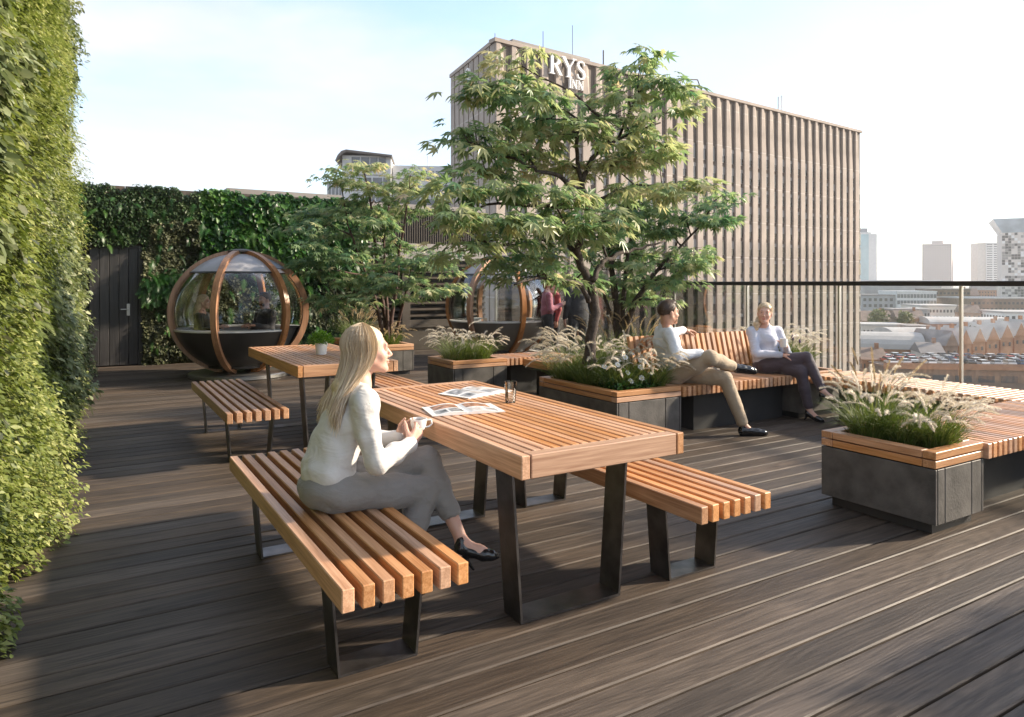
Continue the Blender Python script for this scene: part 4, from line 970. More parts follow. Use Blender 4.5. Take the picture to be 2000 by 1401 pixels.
# ------------------------------------------------------------------ ornamental grasses
M['blade'] = leafmat('grass blade', [(0.045,0.075,0.015), (0.12,0.17,0.035), (0.27,0.27,0.09)], 0.5, 0.35)
M['plume'] = leafmat('grass plume', [(0.50,0.44,0.34), (0.68,0.62,0.52), (0.80,0.76,0.69)], 0.8, 0.45, spec=0.1)
M['plume_tan'] = leafmat('tan plume', [(0.28,0.21,0.12), (0.46,0.36,0.22), (0.62,0.52,0.36)], 0.8, 0.4, spec=0.1)
M['petal'] = flat('white petals', (0.80, 0.79, 0.76), 0.6)
M['lavender'] = flat('purple flower', (0.10, 0.05, 0.14), 0.7, 0, 0.2, 30)
def arcs(r, k, cx, cy, rad, z0, L_, el, bend, seg, wind=(0, 0), rim=0.7):
    """curved stems: (k, seg+1, 3)"""
    th = r.uniform(0, 2*np.pi, k); q = rad * np.sqrt(r.random(k)) * rim
    P = np.stack([cx + q*np.cos(th), cy + q*np.sin(th), np.full(k, z0)], 1)
    out_th = th + r.normal(0, 0.7, k); el = np.radians(el[0] + (el[1]-el[0])*r.random(k)); bd = np.radians(bend[0] + (bend[1]-bend[0])*r.random(k))
    Ls = L_[0] + (L_[1]-L_[0])*r.random(k); pts = [P]; d = np.stack([np.cos(out_th), np.sin(out_th)], 1) + np.array(wind)[None]*1.0
    d /= np.maximum(np.linalg.norm(d, axis=1, keepdims=True), 1e-6)
    for i in range(seg):
        s = (i + 0.5) / seg; a = el - bd * s**1.5
        P = P + np.stack([d[:,0]*np.cos(a), d[:,1]*np.cos(a), np.sin(a)], 1) * (Ls / seg)[:, None]; pts.append(P)
    return np.stack(pts, 1), d
def ribbons(pts, width, r, tint):
    k, n, _ = pts.shape; t = np.gradient(pts, axis=1); side = np.cross(t, np.array([0.2, -0.3, 1.0])[None, None]); side = unit(side)
    side = unit(side + r.normal(0, 0.5, (k, 1, 3)))
    w_ = width * np.linspace(1, 0.05, n)**0.7
    A = pts - side*w_[None, :, None]; B = pts + side*w_[None, :, None]
    V = np.stack([A, B], 2).reshape(-1, 3); idx = np.arange(k*n*2).reshape(k, n, 2)
    F = np.stack([idx[:, :-1, 0], idx[:, :-1, 1], idx[:, 1:, 1], idx[:, 1:, 0]], -1).reshape(-1, 4)
    return V, F, np.repeat(tint, n*2)
def grass(label, cx, cy, z0, rad, h, nb, npl, seed, plume='plume', wind=(-0.5, -0.2), plen=(0.13, 0.21), hairs=200, group='ornamental grass clumps', arch=1.0, hl=0.027):
    r = np.random.default_rng(seed); nb = int(nb*1.7); npl = int(npl*1.15)
    t = thing('ornamental_grass', label, 'grass plant', (cx, cy, z0), 0, group)
    pts, _ = arcs(r, nb, 0, 0, rad, 0, (h*0.55, h*1.0), (58, 89), (20, 95), 6, (wind[0]*.4, wind[1]*.4))
    V, F, A = ribbons(pts, 0.0032 + 0.0012*h, r, np.clip(r.normal(0.45, 0.22, nb), 0, 1))
    link('blades', np_mesh('blades', V, F, M['blade'], attr=A), t)['kind'] = 'stuff'
    if npl:
        st, d = arcs(r, npl, 0, 0, rad, 0, (h*0.62, h*1.02), (70, 89), (10*arch, 48*arch), 6, wind)
        V1, F1, A1 = ribbons(st, 0.0016, r, np.clip(r.normal(0.6, 0.15, npl), 0, 1))
        link('stems', np_mesh('stems', V1, F1, M['blade'], attr=A1), t)['kind'] = 'stuff'
        # plume spine continues and nods over
        e = unit(st[:, -1] - st[:, -2]); L_ = r.uniform(plen[0], plen[1], npl); sp = [st[:, -1]]; n = 8; P = st[:, -1]
        hz = np.concatenate([d, np.zeros((npl, 1))], 1)
        nod = r.uniform(0.12, 0.42, npl)[:, None] * arch
        for i in range(n):
            e = unit(e + (hz*0.35 + np.array([0, 0, -0.55])) * nod); P = P + e * (L_/n)[:, None]; sp.append(P)
        sp = np.stack(sp, 1)
        u = r.random((npl, hairs)); f_ = u * (n - 1e-3); i0 = f_.astype(int); fr = (f_ - i0)[..., None]
        ii = np.arange(npl)[:, None]; B = sp[ii, i0]*(1-fr) + sp[ii, i0+1]*fr; T = unit(sp[ii, i0+1] - sp[ii, i0])
        rad_ = unit(r.normal(0, 1, B.shape)); rad_ = unit(rad_ - T*(rad_*T).sum(-1, keepdims=True))
        env = (0.35 + 0.65*np.sin(np.pi*np.clip(u*0.92 + 0.06, 0, 1))**0.6)[..., None]
        tip = B + (T*0.75 + rad_*0.62) * hl * env * r.uniform(0.7, 1.3, u.shape)[..., None]
        sd = unit(np.cross(T, rad_)) * 0.0017
        V = np.stack([B - sd, B + sd, tip], 2).reshape(-1, 3); F = np.arange(len(V)).reshape(-1, 3)
        A = np.repeat(np.clip(r.normal(0.55, 0.22, npl), 0, 1), hairs*3)
        o = link('plumes', np_mesh('plumes', V, F, M[plume], attr=A), t); o['kind'] = 'stuff'
    return t
SZ = 0.435
# front right planter
grass('upright white-plumed grass at the left end of the front right planter', 4.66, 2.90, SZ, 0.15, 0.45, 280, 32, 1, wind=(-0.2, 0.1), arch=0.8)
grass('tall bright green grass in the middle of the front right planter', 4.74, 2.72, SZ, 0.15, 0.41, 260, 18, 2, wind=(0.2, 0.1))
grass('arching white-plumed grass spilling over the right end of the front right planter', 4.80, 2.54, SZ, 0.13, 0.38, 300, 36, 3, wind=(0.5, -0.35), arch=1.1)
grass('thin seeding grass at the back of the front right planter', 4.86, 2.98, SZ, 0.08, 0.52, 60, 8, 4, plume='plume_tan', wind=(0.15, 0.1), arch=0.3)
# maple planter
for i, (x_, y_, h_, nb, npl, lab, wd) in enumerate((
    (4.50, 6.28, 0.56, 260, 40, 'pale fountain grass at the back left of the maple planter', (-0.7, 0.1)),
    (4.82, 6.22, 0.60, 240, 38, 'pale fountain grass behind the trunk of the big maple', (0.1, 0.2)),
    (4.52, 5.86, 0.50, 260, 30, 'feathery grass on the left side of the maple planter', (-0.6, -0.1)),
    (4.92, 5.78, 0.52, 240, 34, 'feathery grass against the bench end in the maple planter', (0.4, 0.0)),
    (4.62, 5.52, 0.42, 280, 20, 'green grass among white flowers in the maple planter', (-0.2, -0.1)),
    (4.96, 5.46, 0.46, 240, 36, 'drooping silvery grass hanging over the bench beside the man', (0.8, -0.25)))):
    grass(lab, x_, y_, SZ, 0.19, h_, nb, npl, 20 + i, wind=wd, arch=1.2)
# ground cover and white flowers
r = np.random.default_rng(44)
gc = tag(link('ground_cover', None), 'low dark green leafy ground cover along the front of the maple planter', 'ground cover', None, 'stuff'); 
k = 1100; P = np.stack([r.uniform(4.42, 5.0, k), r.uniform(5.30, 5.62, k), SZ + 0.02 + 0.12*r.random(k)**1.4], 1)
V, F, A = inst(OVAL_V, OVAL_F, P, frames(r.normal(0, 1, (k, 3)) + (0, -.4, .2), r.normal(0, .4, (k, 3)) + (0, 0, 1)), r.uniform(.025, .05, k), r.random(k))
link('foliage', np_mesh('foliage', V, F, M['leaf_ivy'], attr=A), gc)
fm = MB()
for q in range(9):
    a = q * 2*math.pi/9; fm.add([(0,0,0), (0.021*math.cos(a-.28), 0.021*math.sin(a-.28), 0.004), (0.026*math.cos(a), 0.026*math.sin(a), 0.002), (0.021*math.cos(a+.28), 0.021*math.sin(a+.28), 0.004)], [(0,1,2,3)])
FLOW = fm.mesh('petals', M['petal'])
fc = MB(); fc.lathe([(0.0, 0.010), (0.006, 0.008), (0.009, 0.002)], 8); FCEN = fc.mesh('flower_centre', flat('flower centre', (0.75, 0.68, 0.40), 0.8))
spots = [(4.55, 5.50, .30), (4.63, 5.44, .22), (4.70, 5.56, .36), (4.78, 5.42, .27), (4.84, 5.50, .33), (4.90, 5.40, .20), (4.74, 5.36, .17), (4.48, 5.62, .27), (4.95, 5.56, .30), (4.66, 5.62, .33), (4.82, 5.60, .39), (4.60, 5.36, .15)]
wh = ['leftmost', 'low', 'tall', 'wide', 'upper', 'right-hand', 'lowest', 'back left', 'back right', 'middle', 'tallest', 'front']
for i, (x_, y_, h_) in enumerate(spots):
    t = thing('white_flower', wh[i] + ' small white flower in the front of the maple planter', 'flower', (x_, y_, SZ), 0, 'white flowers in the maple planter')
    m = MB(); m.tube([(0,0,0), (random.uniform(-.02,.02), -.01, h_*.6), (0, -0.02, h_)], 0.0018, 5); m.build('stem', M['leaf_ivy'], t)
    o = link('petals', FLOW, t, (0, -0.02, h_)); o.rotation_euler = (math.radians(random.uniform(25, 70)), 0, random.uniform(-.6, .6)); o.scale = (1.25,)*3
    c = link('flower_centre', FCEN, o, (0, 0, 0))
# other planters
grass('grass with nodding white plumes on the left of the small square planter', 4.40, 8.75, SZ, 0.24, 0.50, 260, 40, 61, wind=(-0.5, -0.1), arch=1.2, hairs=110, hl=0.03)
grass('grass with nodding white plumes on the right of the small square planter', 4.70, 8.70, SZ, 0.22, 0.46, 260, 34, 62, wind=(0.1, -0.3), arch=1.3, hairs=110, hl=0.03)
grass('spiky pale grass at the far end of the long planter', 4.35, 12.75, SZ, 0.28, 0.62, 320, 40, 63, plume='plume_tan', wind=(0.1, 0.1), arch=0.4, hairs=110, hl=0.03)
grass('round clump of curling tan plumes at the near end of the long planter', 4.45, 11.45, SZ, 0.25, 0.40, 260, 60, 64, plume='plume_tan', wind=(0.1, -0.2), arch=1.5, hairs=110, hl=0.03)
for i, (x_, y_) in enumerate(((7.18, 5.62), (7.42, 5.62), (7.3, 5.95), (7.55, 5.98))):
    grass(['left front', 'right front', 'left back', 'right back'][i] + ' clump of sunlit pale grass in the corner planter', x_, y_, SZ, 0.17, 0.56, 260, 34, 70 + i, wind=(-0.3 if i % 2 == 0 else 0.3, 0.1), arch=1.1, hairs=120, hl=0.028)
for i, (x_, y_) in enumerate(((5.85, 7.2), (6.25, 7.15))):
    grass(['left', 'right'][i] + ' pale seeding grass under the second maple', x_, y_, SZ, 0.18, 0.66, 240, 26, 80 + i, plume='plume_tan', wind=(0.1, 0.0), arch=0.5, hairs=110, hl=0.03)
for i, (x_, y_, h_) in enumerate(((7.12, 5.5, .40), (7.2, 5.46, .46), (7.26, 5.5, .43), (7.33, 5.46, .40), (4.95, 3.0, .36))):
    t = thing('lavender_stem', ['leftmost', 'tallest', 'third', 'rightmost', 'single'][i] + (' purple flower head over the corner planter grass' if i < 4 else ' purple flower head at the back of the front right planter'), 'flower', (x_, y_, SZ), 0, 'purple flower heads')
    m = MB(); m.tube([(0,0,0), (0.01,0,h_)], 0.002, 5); m.build('stem', M['leaf_ivy'], t)
    m = MB(); m.lathe([(0.0, 0), (0.010, .008), (0.013, .025), (0.008, .045), (0.0, .055)], 8, (0.01, 0, h_ - .01)); m.build('flower_head', M['lavender'], t)
# off-frame planter shrub (its shadow falls across the near boards)
sh = thing('clipped_shrub', 'clipped shrub in the planter beyond the right edge', 'shrub', (5.7, 0.4, SZ))
r = np.random.default_rng(91); k = 5000; P = np.stack([r.uniform(-.85, .85, k), r.uniform(-.45, .45, k), r.random(k)**.8*0.85], 1)
V, F, A = inst(OVAL_V, OVAL_F, P, frames(r.normal(0, 1, (k, 3)), r.normal(0, .5, (k, 3)) + (0, 0, 1)), r.uniform(.05, .09, k), r.random(k))
tag(link('foliage', np_mesh('foliage', V, F, M['leaf_dark'], attr=A), sh), kind='stuff')
# ------------------------------------------------------------------ maples
M['bark'] = flat('maple bark', (0.055, 0.040, 0.032), 0.85, 0, 0.55, 30, 0.9, 70)
M['bark_red'] = flat('reddish bark', (0.075, 0.040, 0.030), 0.8, 0, 0.4, 30, 0.5, 60)
MAPLE = [(0.030,0.090,0.046), (0.10,0.20,0.095), (0.25,0.34,0.15), (0.48,0.48,0.25), (0.60,0.50,0.32)]
M['maple'] = leafmat('maple leaf', MAPLE, 0.36, 0.48, spec=0.55)
M['maple_one'] = leafmat('maple leaf single', MAPLE, 0.38, 0.42, attr=False, spec=0.5)
def maple_leaf():
    V, F = [], []
    c = (0.30, 0, 0.02)
    for a, L_ in ((0, 0.78), (36, 0.72), (-36, 0.72), (74, 0.55), (-74, 0.55), (118, 0.30), (-118, 0.30)):
        a = math.radians(a); ca, sa = math.cos(a), math.sin(a); b = len(V); w_ = 0.092 * L_ / 0.78 + 0.016
        V += [c, (c[0] + 0.42*L_*ca + w_*sa, 0.42*L_*sa - w_*ca, -0.02 + 0.02), (c[0] + L_*ca, L_*sa, -0.30*L_*L_ - 0.03), (c[0] + 0.42*L_*ca - w_*sa, 0.42*L_*sa + w_*ca, 0.0)]
        F += [(b, b+1, b+2), (b, b+2, b+3)]
    b = len(V); V += [(0, -.008, 0.05), (0, .008, 0.05), c]; F.append((b, b+1, b+2))
    return V, F
ML_V, ML_F = maple_leaf()
def make_maple(label, trunks, limbs, pads, d0, seed, leaf, dens, nobj=0, bark='bark', dspread=1.1, tmean=0.36, px=1.0):
    r = np.random.default_rng(seed); rr = random.Random(seed)
    base = trunks[0][0]; root = thing('maple_tree', label, 'tree', tuple(base)); B = Vector(base)
    nodes = []
    m = MB()
    def jitter(path, amt):
        out = []
        for i in range(len(path) - 1):
            a, b = Vector(path[i]), Vector(path[i+1])
            for k in range(3):
                f = k / 3; p = a.lerp(b, f)
                if 0 < i + k: p = p + Vector([rr.uniform(-amt, amt) for _ in range(3)])
                out.append(p)
        out.append(Vector(path[-1])); return out
    for path, r0, r1 in [(t, t_r0, t_r1) for t, t_r0, t_r1 in [(q[0:-2], q[-2], q[-1]) for q in trunks]]:
        jp = jitter(path, r0 * 0.18); n = len(jp); rad = [r0 + (r1 - r0) * (i/(n-1))**0.8 for i in range(n)]
        rad[0] *= 1.25
        m.tube([p - B for p in jp], rad, 9); nodes += [(p, rad[i]) for i, p in enumerate(jp) if i > n * 0.3]
    m.build('trunk', M[bark], root, True)
    m = MB()
    for q in limbs:
        path, r0, r1 = q[:-2], q[-2], q[-1]; jp = jitter(path, r0 * 0.5); n = len(jp); rad = [r0 + (r1 - r0) * i/(n-1) for i in range(n)]
        m.tube([p - B for p in jp], rad, 7); nodes += [(p, rad[i]) for i, p in enumerate(jp)]
    parts_P, parts_f, parts_n, parts_s, parts_t = [], [], [], [], []
    for (c, ra, rb, rz, tt) in pads:           # centre, half width, half depth, half height
        c = Vector(c); near = min(nodes, key=lambda q: (q[0] - c).length + (0.15 if q[0].z > c.z else 0))
        mid = near[0].lerp(c, 0.55) + Vector((rr.uniform(-.08, .08), rr.uniform(-.08, .08), rr.uniform(-.02, .10)))
        tw0 = min(0.016 * px, near[1]*0.8); core = c - Vector((0, 0, rz*0.35))
        m.tube([near[0] - B, mid - B, core - B], [tw0, tw0*0.7, tw0*0.45], 5)
        ex = cw(1, 0, 0); ey = cw(0, 1, 0)
        nc = max(6, int(ra * rb * 26)); cen = []
        for k in range(nc):
            a = rr.uniform(0, 6.283); q = math.sqrt(rr.random()) * 0.97
            z_ = rz * (0.55 - 1.35*q*q) + rr.uniform(-.35, .35)*rz
            p = c + ex*(ra*q*math.cos(a)) + ey*(rb*q*math.sin(a)) + Vector((0, 0, z_)); cen.append((p, a, q))
            if rr.random() < 0.8:
                m.tube([core - B, core.lerp(p, .55) + Vector((0, 0, .05*rz)) - B, p - Vector((0,0,.01)) - B], [tw0*0.42, tw0*0.26, 0.0016*px], 4, cap=False)
        nl = int(ra * rb * dens)
        ci = r.integers(0, nc, nl); CP = np.array([tuple(q[0]) for q in cen]); 
        o_ = r.normal(0, 1, (nl, 3)) * np.array([0.085, 0.085, 0.028]) * max(0.8, px)
        P = CP[ci] + o_
        ctr = np.array(tuple(c)); out = P - ctr; out[:, 2] = 0
        f = unit(out) * 0.75 + unit(o_ * (1, 1, 0)) * 0.75 + r.normal(0, .35, (nl, 3)) + np.array([0, 0, -0.42])
        n_ = np.array([0, 0, 1.0]) + r.normal(0, .33, (nl, 3)) + unit(out) * 0.35
        edge = np.linalg.norm(out, axis=1) / max(ra, rb)
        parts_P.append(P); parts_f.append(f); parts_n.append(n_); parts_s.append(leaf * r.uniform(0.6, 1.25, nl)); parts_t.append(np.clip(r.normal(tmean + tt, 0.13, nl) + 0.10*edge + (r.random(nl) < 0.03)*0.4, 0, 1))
    m.build('branches', M[bark], root, True)['kind'] = 'stuff'
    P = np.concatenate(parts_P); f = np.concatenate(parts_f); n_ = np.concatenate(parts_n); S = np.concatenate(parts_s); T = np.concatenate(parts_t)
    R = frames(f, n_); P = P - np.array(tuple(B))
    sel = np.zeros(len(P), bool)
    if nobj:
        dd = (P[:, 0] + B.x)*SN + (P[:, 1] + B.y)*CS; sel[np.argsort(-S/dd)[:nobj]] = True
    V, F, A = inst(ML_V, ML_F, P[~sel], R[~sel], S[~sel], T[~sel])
    crown = link('crown', np_mesh('crown', V, F, M['maple'], attr=A), root); crown['kind'] = 'stuff'
    if nobj:
        lms = []
        for q in range(5):
            me = np_mesh('leaf', np.array(ML_V) * (1, 1 + 0.08*(q-2), 1 + 0.3*(q-2)), np.array(ML_F), M['maple'], attr=np.full(len(ML_V), 0.2 + 0.13*q)); lms.append(me)
        for i in np.nonzero(sel)[0]:
            o = link('leaf', lms[int(np.clip((T[i] - 0.14) / 0.13, 0, 4.99))], crown)
            mat = np.eye(4); mat[:3, :3] = R[i] * S[i]; mat[:3, 3] = P[i]; o.matrix_local = Matrix(mat.tolist())
    return root
def path(pts, d, spread=()):
    return [at(u, v, d + (spread[i] if i < len(spread) else 0)) for i, (u, v) in enumerate(pts)]
rp_ = random.Random(5)
def padlist(lst, d, px2m, spread=0.8, flat_=0.55):
    out = []
    for q in lst:
        u, v, a, b = q[:4]; dd = q[4] if len(q) > 4 else rp_.uniform(-spread, spread); tt = q[5] if len(q) > 5 else 0.0
        D_ = d + dd; k = D_ / FPX; out.append((at(u, v, D_), a*k, max(a*k*0.8, 0.25), b*k*flat_ + 0.03, tt))
    return out
# big maple in the planter
D1 = 7.42
tr = path([(1150, 712), (1153, 660), (1163, 612), (1160, 572), (1150, 546), (1135, 521), (1126, 490), (1133, 466), (1148, 444), (1146, 410), (1140, 378), (1132, 335), (1126, 285), (1130, 235)], D1, (0, 0, .02, .05, .06, .05, 0, -.05, -.05, -.03))
limbs = [
    path([(1150, 590), (1136, 556), (1107, 550), (1048, 541), (1005, 556)], D1, (0, -.1, -.3, -.6, -.9)) + [0.030, 0.010],
    path([(1122, 497), (1107, 470), (1085, 465), (1036, 471), (985, 480), (930, 470)], D1, (0, .1, .1, 0, -.3, -.6)) + [0.034, 0.010],
    path([(1157, 548), (1170, 521), (1184, 509), (1218, 494), (1250, 484), (1300, 470)], D1, (0, .1, .2, .4, .5, .6)) + [0.034, 0.010],
    path([(1140, 378), (1128, 371), (1092, 346), (1051, 335), (1020, 317), (964, 297), (915, 278)], D1, (0, -.05, -.1, -.2, -.3, -.4, -.5)) + [0.032, 0.008],
    path([(1137, 355), (1154, 310), (1187, 287), (1231, 263), (1290, 240)], D1, (0, 0, .1, .2, .3)) + [0.030, 0.008],
    path([(1187, 287), (1190, 266), (1167, 225), (1130, 190), (1080, 160), (1020, 130)], D1, (.1, .1, 0, -.1, -.2, -.3)) + [0.020, 0.006],
    path([(1205, 275), (1225, 230), (1245, 180), (1250, 130)], D1, (.15, .2, .3, .35)) + [0.018, 0.006],
    path([(1146, 405), (1180, 385), (1240, 362), (1320, 360)], D1, (0, .1, .2, .2)) + [0.022, 0.007],
    path([(1140, 390), (1090, 400), (1020, 400), (950, 400), (890, 430)], D1, (0, -.3, -.5, -.7, -.9)) + [0.026, 0.007],
]
pads1 = padlist([
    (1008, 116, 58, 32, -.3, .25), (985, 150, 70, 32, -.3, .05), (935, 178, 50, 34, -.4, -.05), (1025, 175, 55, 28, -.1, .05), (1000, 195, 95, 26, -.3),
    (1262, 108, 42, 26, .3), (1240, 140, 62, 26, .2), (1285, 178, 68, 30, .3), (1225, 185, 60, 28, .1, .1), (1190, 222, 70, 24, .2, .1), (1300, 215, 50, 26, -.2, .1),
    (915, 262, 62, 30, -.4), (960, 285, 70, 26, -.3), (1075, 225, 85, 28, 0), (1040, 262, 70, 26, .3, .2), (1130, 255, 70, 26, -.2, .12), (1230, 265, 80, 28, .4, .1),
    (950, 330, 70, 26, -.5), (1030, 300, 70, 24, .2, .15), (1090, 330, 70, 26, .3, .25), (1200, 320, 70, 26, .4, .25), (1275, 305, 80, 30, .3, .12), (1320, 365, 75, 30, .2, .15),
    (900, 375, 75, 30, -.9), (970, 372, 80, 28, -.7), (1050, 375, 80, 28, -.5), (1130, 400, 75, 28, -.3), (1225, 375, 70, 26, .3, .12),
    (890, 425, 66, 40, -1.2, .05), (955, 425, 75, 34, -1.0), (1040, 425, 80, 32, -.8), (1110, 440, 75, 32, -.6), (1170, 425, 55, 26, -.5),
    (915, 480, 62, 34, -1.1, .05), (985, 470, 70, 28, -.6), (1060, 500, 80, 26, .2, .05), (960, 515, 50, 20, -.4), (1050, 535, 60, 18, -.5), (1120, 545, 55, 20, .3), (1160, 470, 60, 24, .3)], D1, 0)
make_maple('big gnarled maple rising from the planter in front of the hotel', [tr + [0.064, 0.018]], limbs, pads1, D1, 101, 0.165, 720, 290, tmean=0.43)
# second maple, behind the bench
D2 = 9.3
tr2 = [path([(1213, 712), (1212, 660), (1205, 600), (1198, 540), (1192, 480), (1185, 430)], D2, (0, 0, .1, .2, .2, .2)) + [0.085, 0.02],
       path([(1216, 700), (1222, 640), (1240, 590), (1270, 545), (1310, 500), (1370, 440)], D2, (0, 0, -.1, -.1, 0, .1)) + [0.06, 0.012],
       path([(1210, 690), (1200, 630), (1180, 580), (1165, 530)], D2, (0, .05, .1, .2)) + [0.04, 0.012],
       path([(1214, 670), (1218, 590), (1222, 520), (1235, 450), (1250, 390)], D2, (0, 0, .1, .1, .2)) + [0.045, 0.012]]
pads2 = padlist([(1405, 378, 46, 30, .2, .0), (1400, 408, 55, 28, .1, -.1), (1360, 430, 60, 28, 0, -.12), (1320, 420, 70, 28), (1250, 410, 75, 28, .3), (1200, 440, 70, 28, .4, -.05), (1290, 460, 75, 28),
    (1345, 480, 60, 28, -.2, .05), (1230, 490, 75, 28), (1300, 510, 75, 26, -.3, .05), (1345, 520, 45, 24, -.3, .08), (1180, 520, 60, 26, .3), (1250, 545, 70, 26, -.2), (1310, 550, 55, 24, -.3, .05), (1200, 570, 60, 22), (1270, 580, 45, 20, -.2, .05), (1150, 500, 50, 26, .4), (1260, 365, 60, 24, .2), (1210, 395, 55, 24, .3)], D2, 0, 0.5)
make_maple('second maple with several dark stems behind the backrest bench', tr2, [], pads2, D2, 202, 0.135, 820, 0, tmean=0.38)
# third maple, far left of the louvred screen
D3 = 12.2
tr3 = [path([(756, 690), (752, 620), (742, 560), (735, 500), (728, 440), (722, 380), (712, 340)], D3) + [0.05, 0.012],
       path([(760, 690), (764, 620), (775, 560), (780, 490), (792, 420), (800, 370)], D3, (0, .1, .1, .2)) + [0.045, 0.012],
       path([(758, 690), (756, 600), (752, 540), (750, 470), (760, 400)], D3, (0, -.1)) + [0.04, 0.012],
       path([(752, 690), (742, 620), (725, 560), (700, 500), (680, 440), (668, 370)], D3, (0, -.1, -.2, -.2)) + [0.042, 0.010],
       path([(764, 690), (778, 630), (790, 580), (800, 540)], D3, (0, 0, -.3, -.5)) + [0.04, 0.012]]
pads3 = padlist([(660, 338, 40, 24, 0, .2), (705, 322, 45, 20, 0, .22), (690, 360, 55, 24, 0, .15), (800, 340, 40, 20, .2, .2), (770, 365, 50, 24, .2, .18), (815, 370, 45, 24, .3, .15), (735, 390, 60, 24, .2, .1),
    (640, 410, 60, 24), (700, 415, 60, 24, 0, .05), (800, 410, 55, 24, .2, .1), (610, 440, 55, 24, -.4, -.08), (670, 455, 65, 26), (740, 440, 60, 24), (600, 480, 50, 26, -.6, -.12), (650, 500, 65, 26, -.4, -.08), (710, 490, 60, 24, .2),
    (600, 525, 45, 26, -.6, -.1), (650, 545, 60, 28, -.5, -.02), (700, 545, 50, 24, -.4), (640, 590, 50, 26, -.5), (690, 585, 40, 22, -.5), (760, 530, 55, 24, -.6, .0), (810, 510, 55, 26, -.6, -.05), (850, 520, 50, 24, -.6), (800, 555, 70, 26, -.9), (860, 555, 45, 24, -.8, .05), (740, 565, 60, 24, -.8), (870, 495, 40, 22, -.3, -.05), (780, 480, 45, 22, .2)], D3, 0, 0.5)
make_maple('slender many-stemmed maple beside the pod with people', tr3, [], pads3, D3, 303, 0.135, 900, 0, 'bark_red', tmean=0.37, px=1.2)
# ------------------------------------------------------------------ people: smooth-blended solids meshed by surface nets
def v3(p): return np.array((p[0], p[1], p[2]), float)
class Solid:
    """collects tapered capsules / ellipsoids, blended with a smooth minimum; adaptive rectilinear grid"""
    def __init__(s): s.pr = []
    def cap(s, a, b, r0, r1=None, k=0.02, side=None, wide=1.0, cut=False):
        r1 = r0 if r1 is None else r1; s.pr.append(('c', v3(a), v3(b), r0, r1, k, None if side is None else v3(side), wide, cut)); return s
    def ell(s, c, rad, R=None, k=0.02, cut=False):
        s.pr.append(('e', v3(c), np.array(rad, float), np.eye(3) if R is None else np.array(R, float), k, cut)); return s
    def chain(s, pts, rads, k=0.02, side=None, wide=1.0):
        for i in range(len(pts) - 1): s.cap(pts[i], pts[i+1], rads[i], rads[i+1], k, side, wide)
        return s
    def bounds(s, p):
        if p[0] == 'c':
            m_ = max(p[3], p[4]) * max(1.0, p[7]); return np.minimum(p[1], p[2]) - m_, np.maximum(p[1], p[2]) + m_
        m_ = p[2].max(); return p[1] - m_, p[1] + m_
    def mesh(s, cell, fine=(), disp=None, smooth=1):
        """fine: list of (lo, hi, cell) boxes whose axis ranges get a finer pitch"""
        bs = [s.bounds(p) for p in s.pr if not p[-1]]; lo = np.min([b[0] for b in bs], 0) - 2.5*cell; hi = np.max([b[1] for b in bs], 0) + 2.5*cell
        ax = []
        for a in range(3):
            x = lo[a]; q = [x]
            while x < hi[a]:
                h = cell
                for fl, fh, fc in fine:
                    if fl[a] - cell < x < fh[a]: h = min(h, fc)
                x += h; q.append(x)
            ax.append(np.array(q, np.float32))
        X, Y, Z = ax; F = np.full((len(X), len(Y), len(Z)), 0.2, np.float32)
        for p in s.pr:
            b0, b1 = s.bounds(p); kk = p[5] if p[0] == 'c' else p[4]; mg = kk + 3*cell
            sl = [slice(max(0, np.searchsorted(ax[a], b0[a] - mg) - 1), np.searchsorted(ax[a], b1[a] + mg) + 1) for a in range(3)]
            G = np.stack(np.meshgrid(X[sl[0]], Y[sl[1]], Z[sl[2]], indexing='ij'), -1).astype(np.float32)
            if p[0] == 'c':
                _, a, b, r0, r1, k, side, wide, cut = p; ba = (b - a).astype(np.float32); L2 = max(float(ba @ ba), 1e-9)
                q = G - a.astype(np.float32); t = np.clip(q @ ba / L2, 0, 1); q = q - t[..., None]*ba
                if side is not None:
                    sd = (side / np.linalg.norm(side)).astype(np.float32); c_ = q @ sd; q = q - (c_ * (1 - 1/wide))[..., None]*sd
                d = np.sqrt((q*q).sum(-1)) - (r0 + (r1 - r0)*t)
            else:
                _, c, rad, R, k, cut = p; q = (G - c.astype(np.float32)) @ R.astype(np.float32)
                k0 = np.sqrt(((q/rad)**2).sum(-1)); k1 = np.sqrt(((q/(rad*rad))**2).sum(-1)); d = np.where(k1 > 1e-6, k0*(k0 - 1)/np.maximum(k1, 1e-6), -rad.min())
            f = F[tuple(sl)]
            if cut:
                h = np.clip(0.5 - 0.5*(f + d)/k, 0, 1); F[tuple(sl)] = f*(1-h) + (-d)*h + k*h*(1-h)
            else:
                h = np.clip(0.5 + 0.5*(d - f)/k, 0, 1); F[tuple(sl)] = d*(1-h) + f*h - k*h*(1-h)
        if disp is not None:
            G = np.stack(np.meshgrid(X, Y, Z, indexing='ij'), -1); near = np.abs(F) < 0.04
            F[near] += disp(G[near]).astype(np.float32)
        return nets(F, ax, smooth)
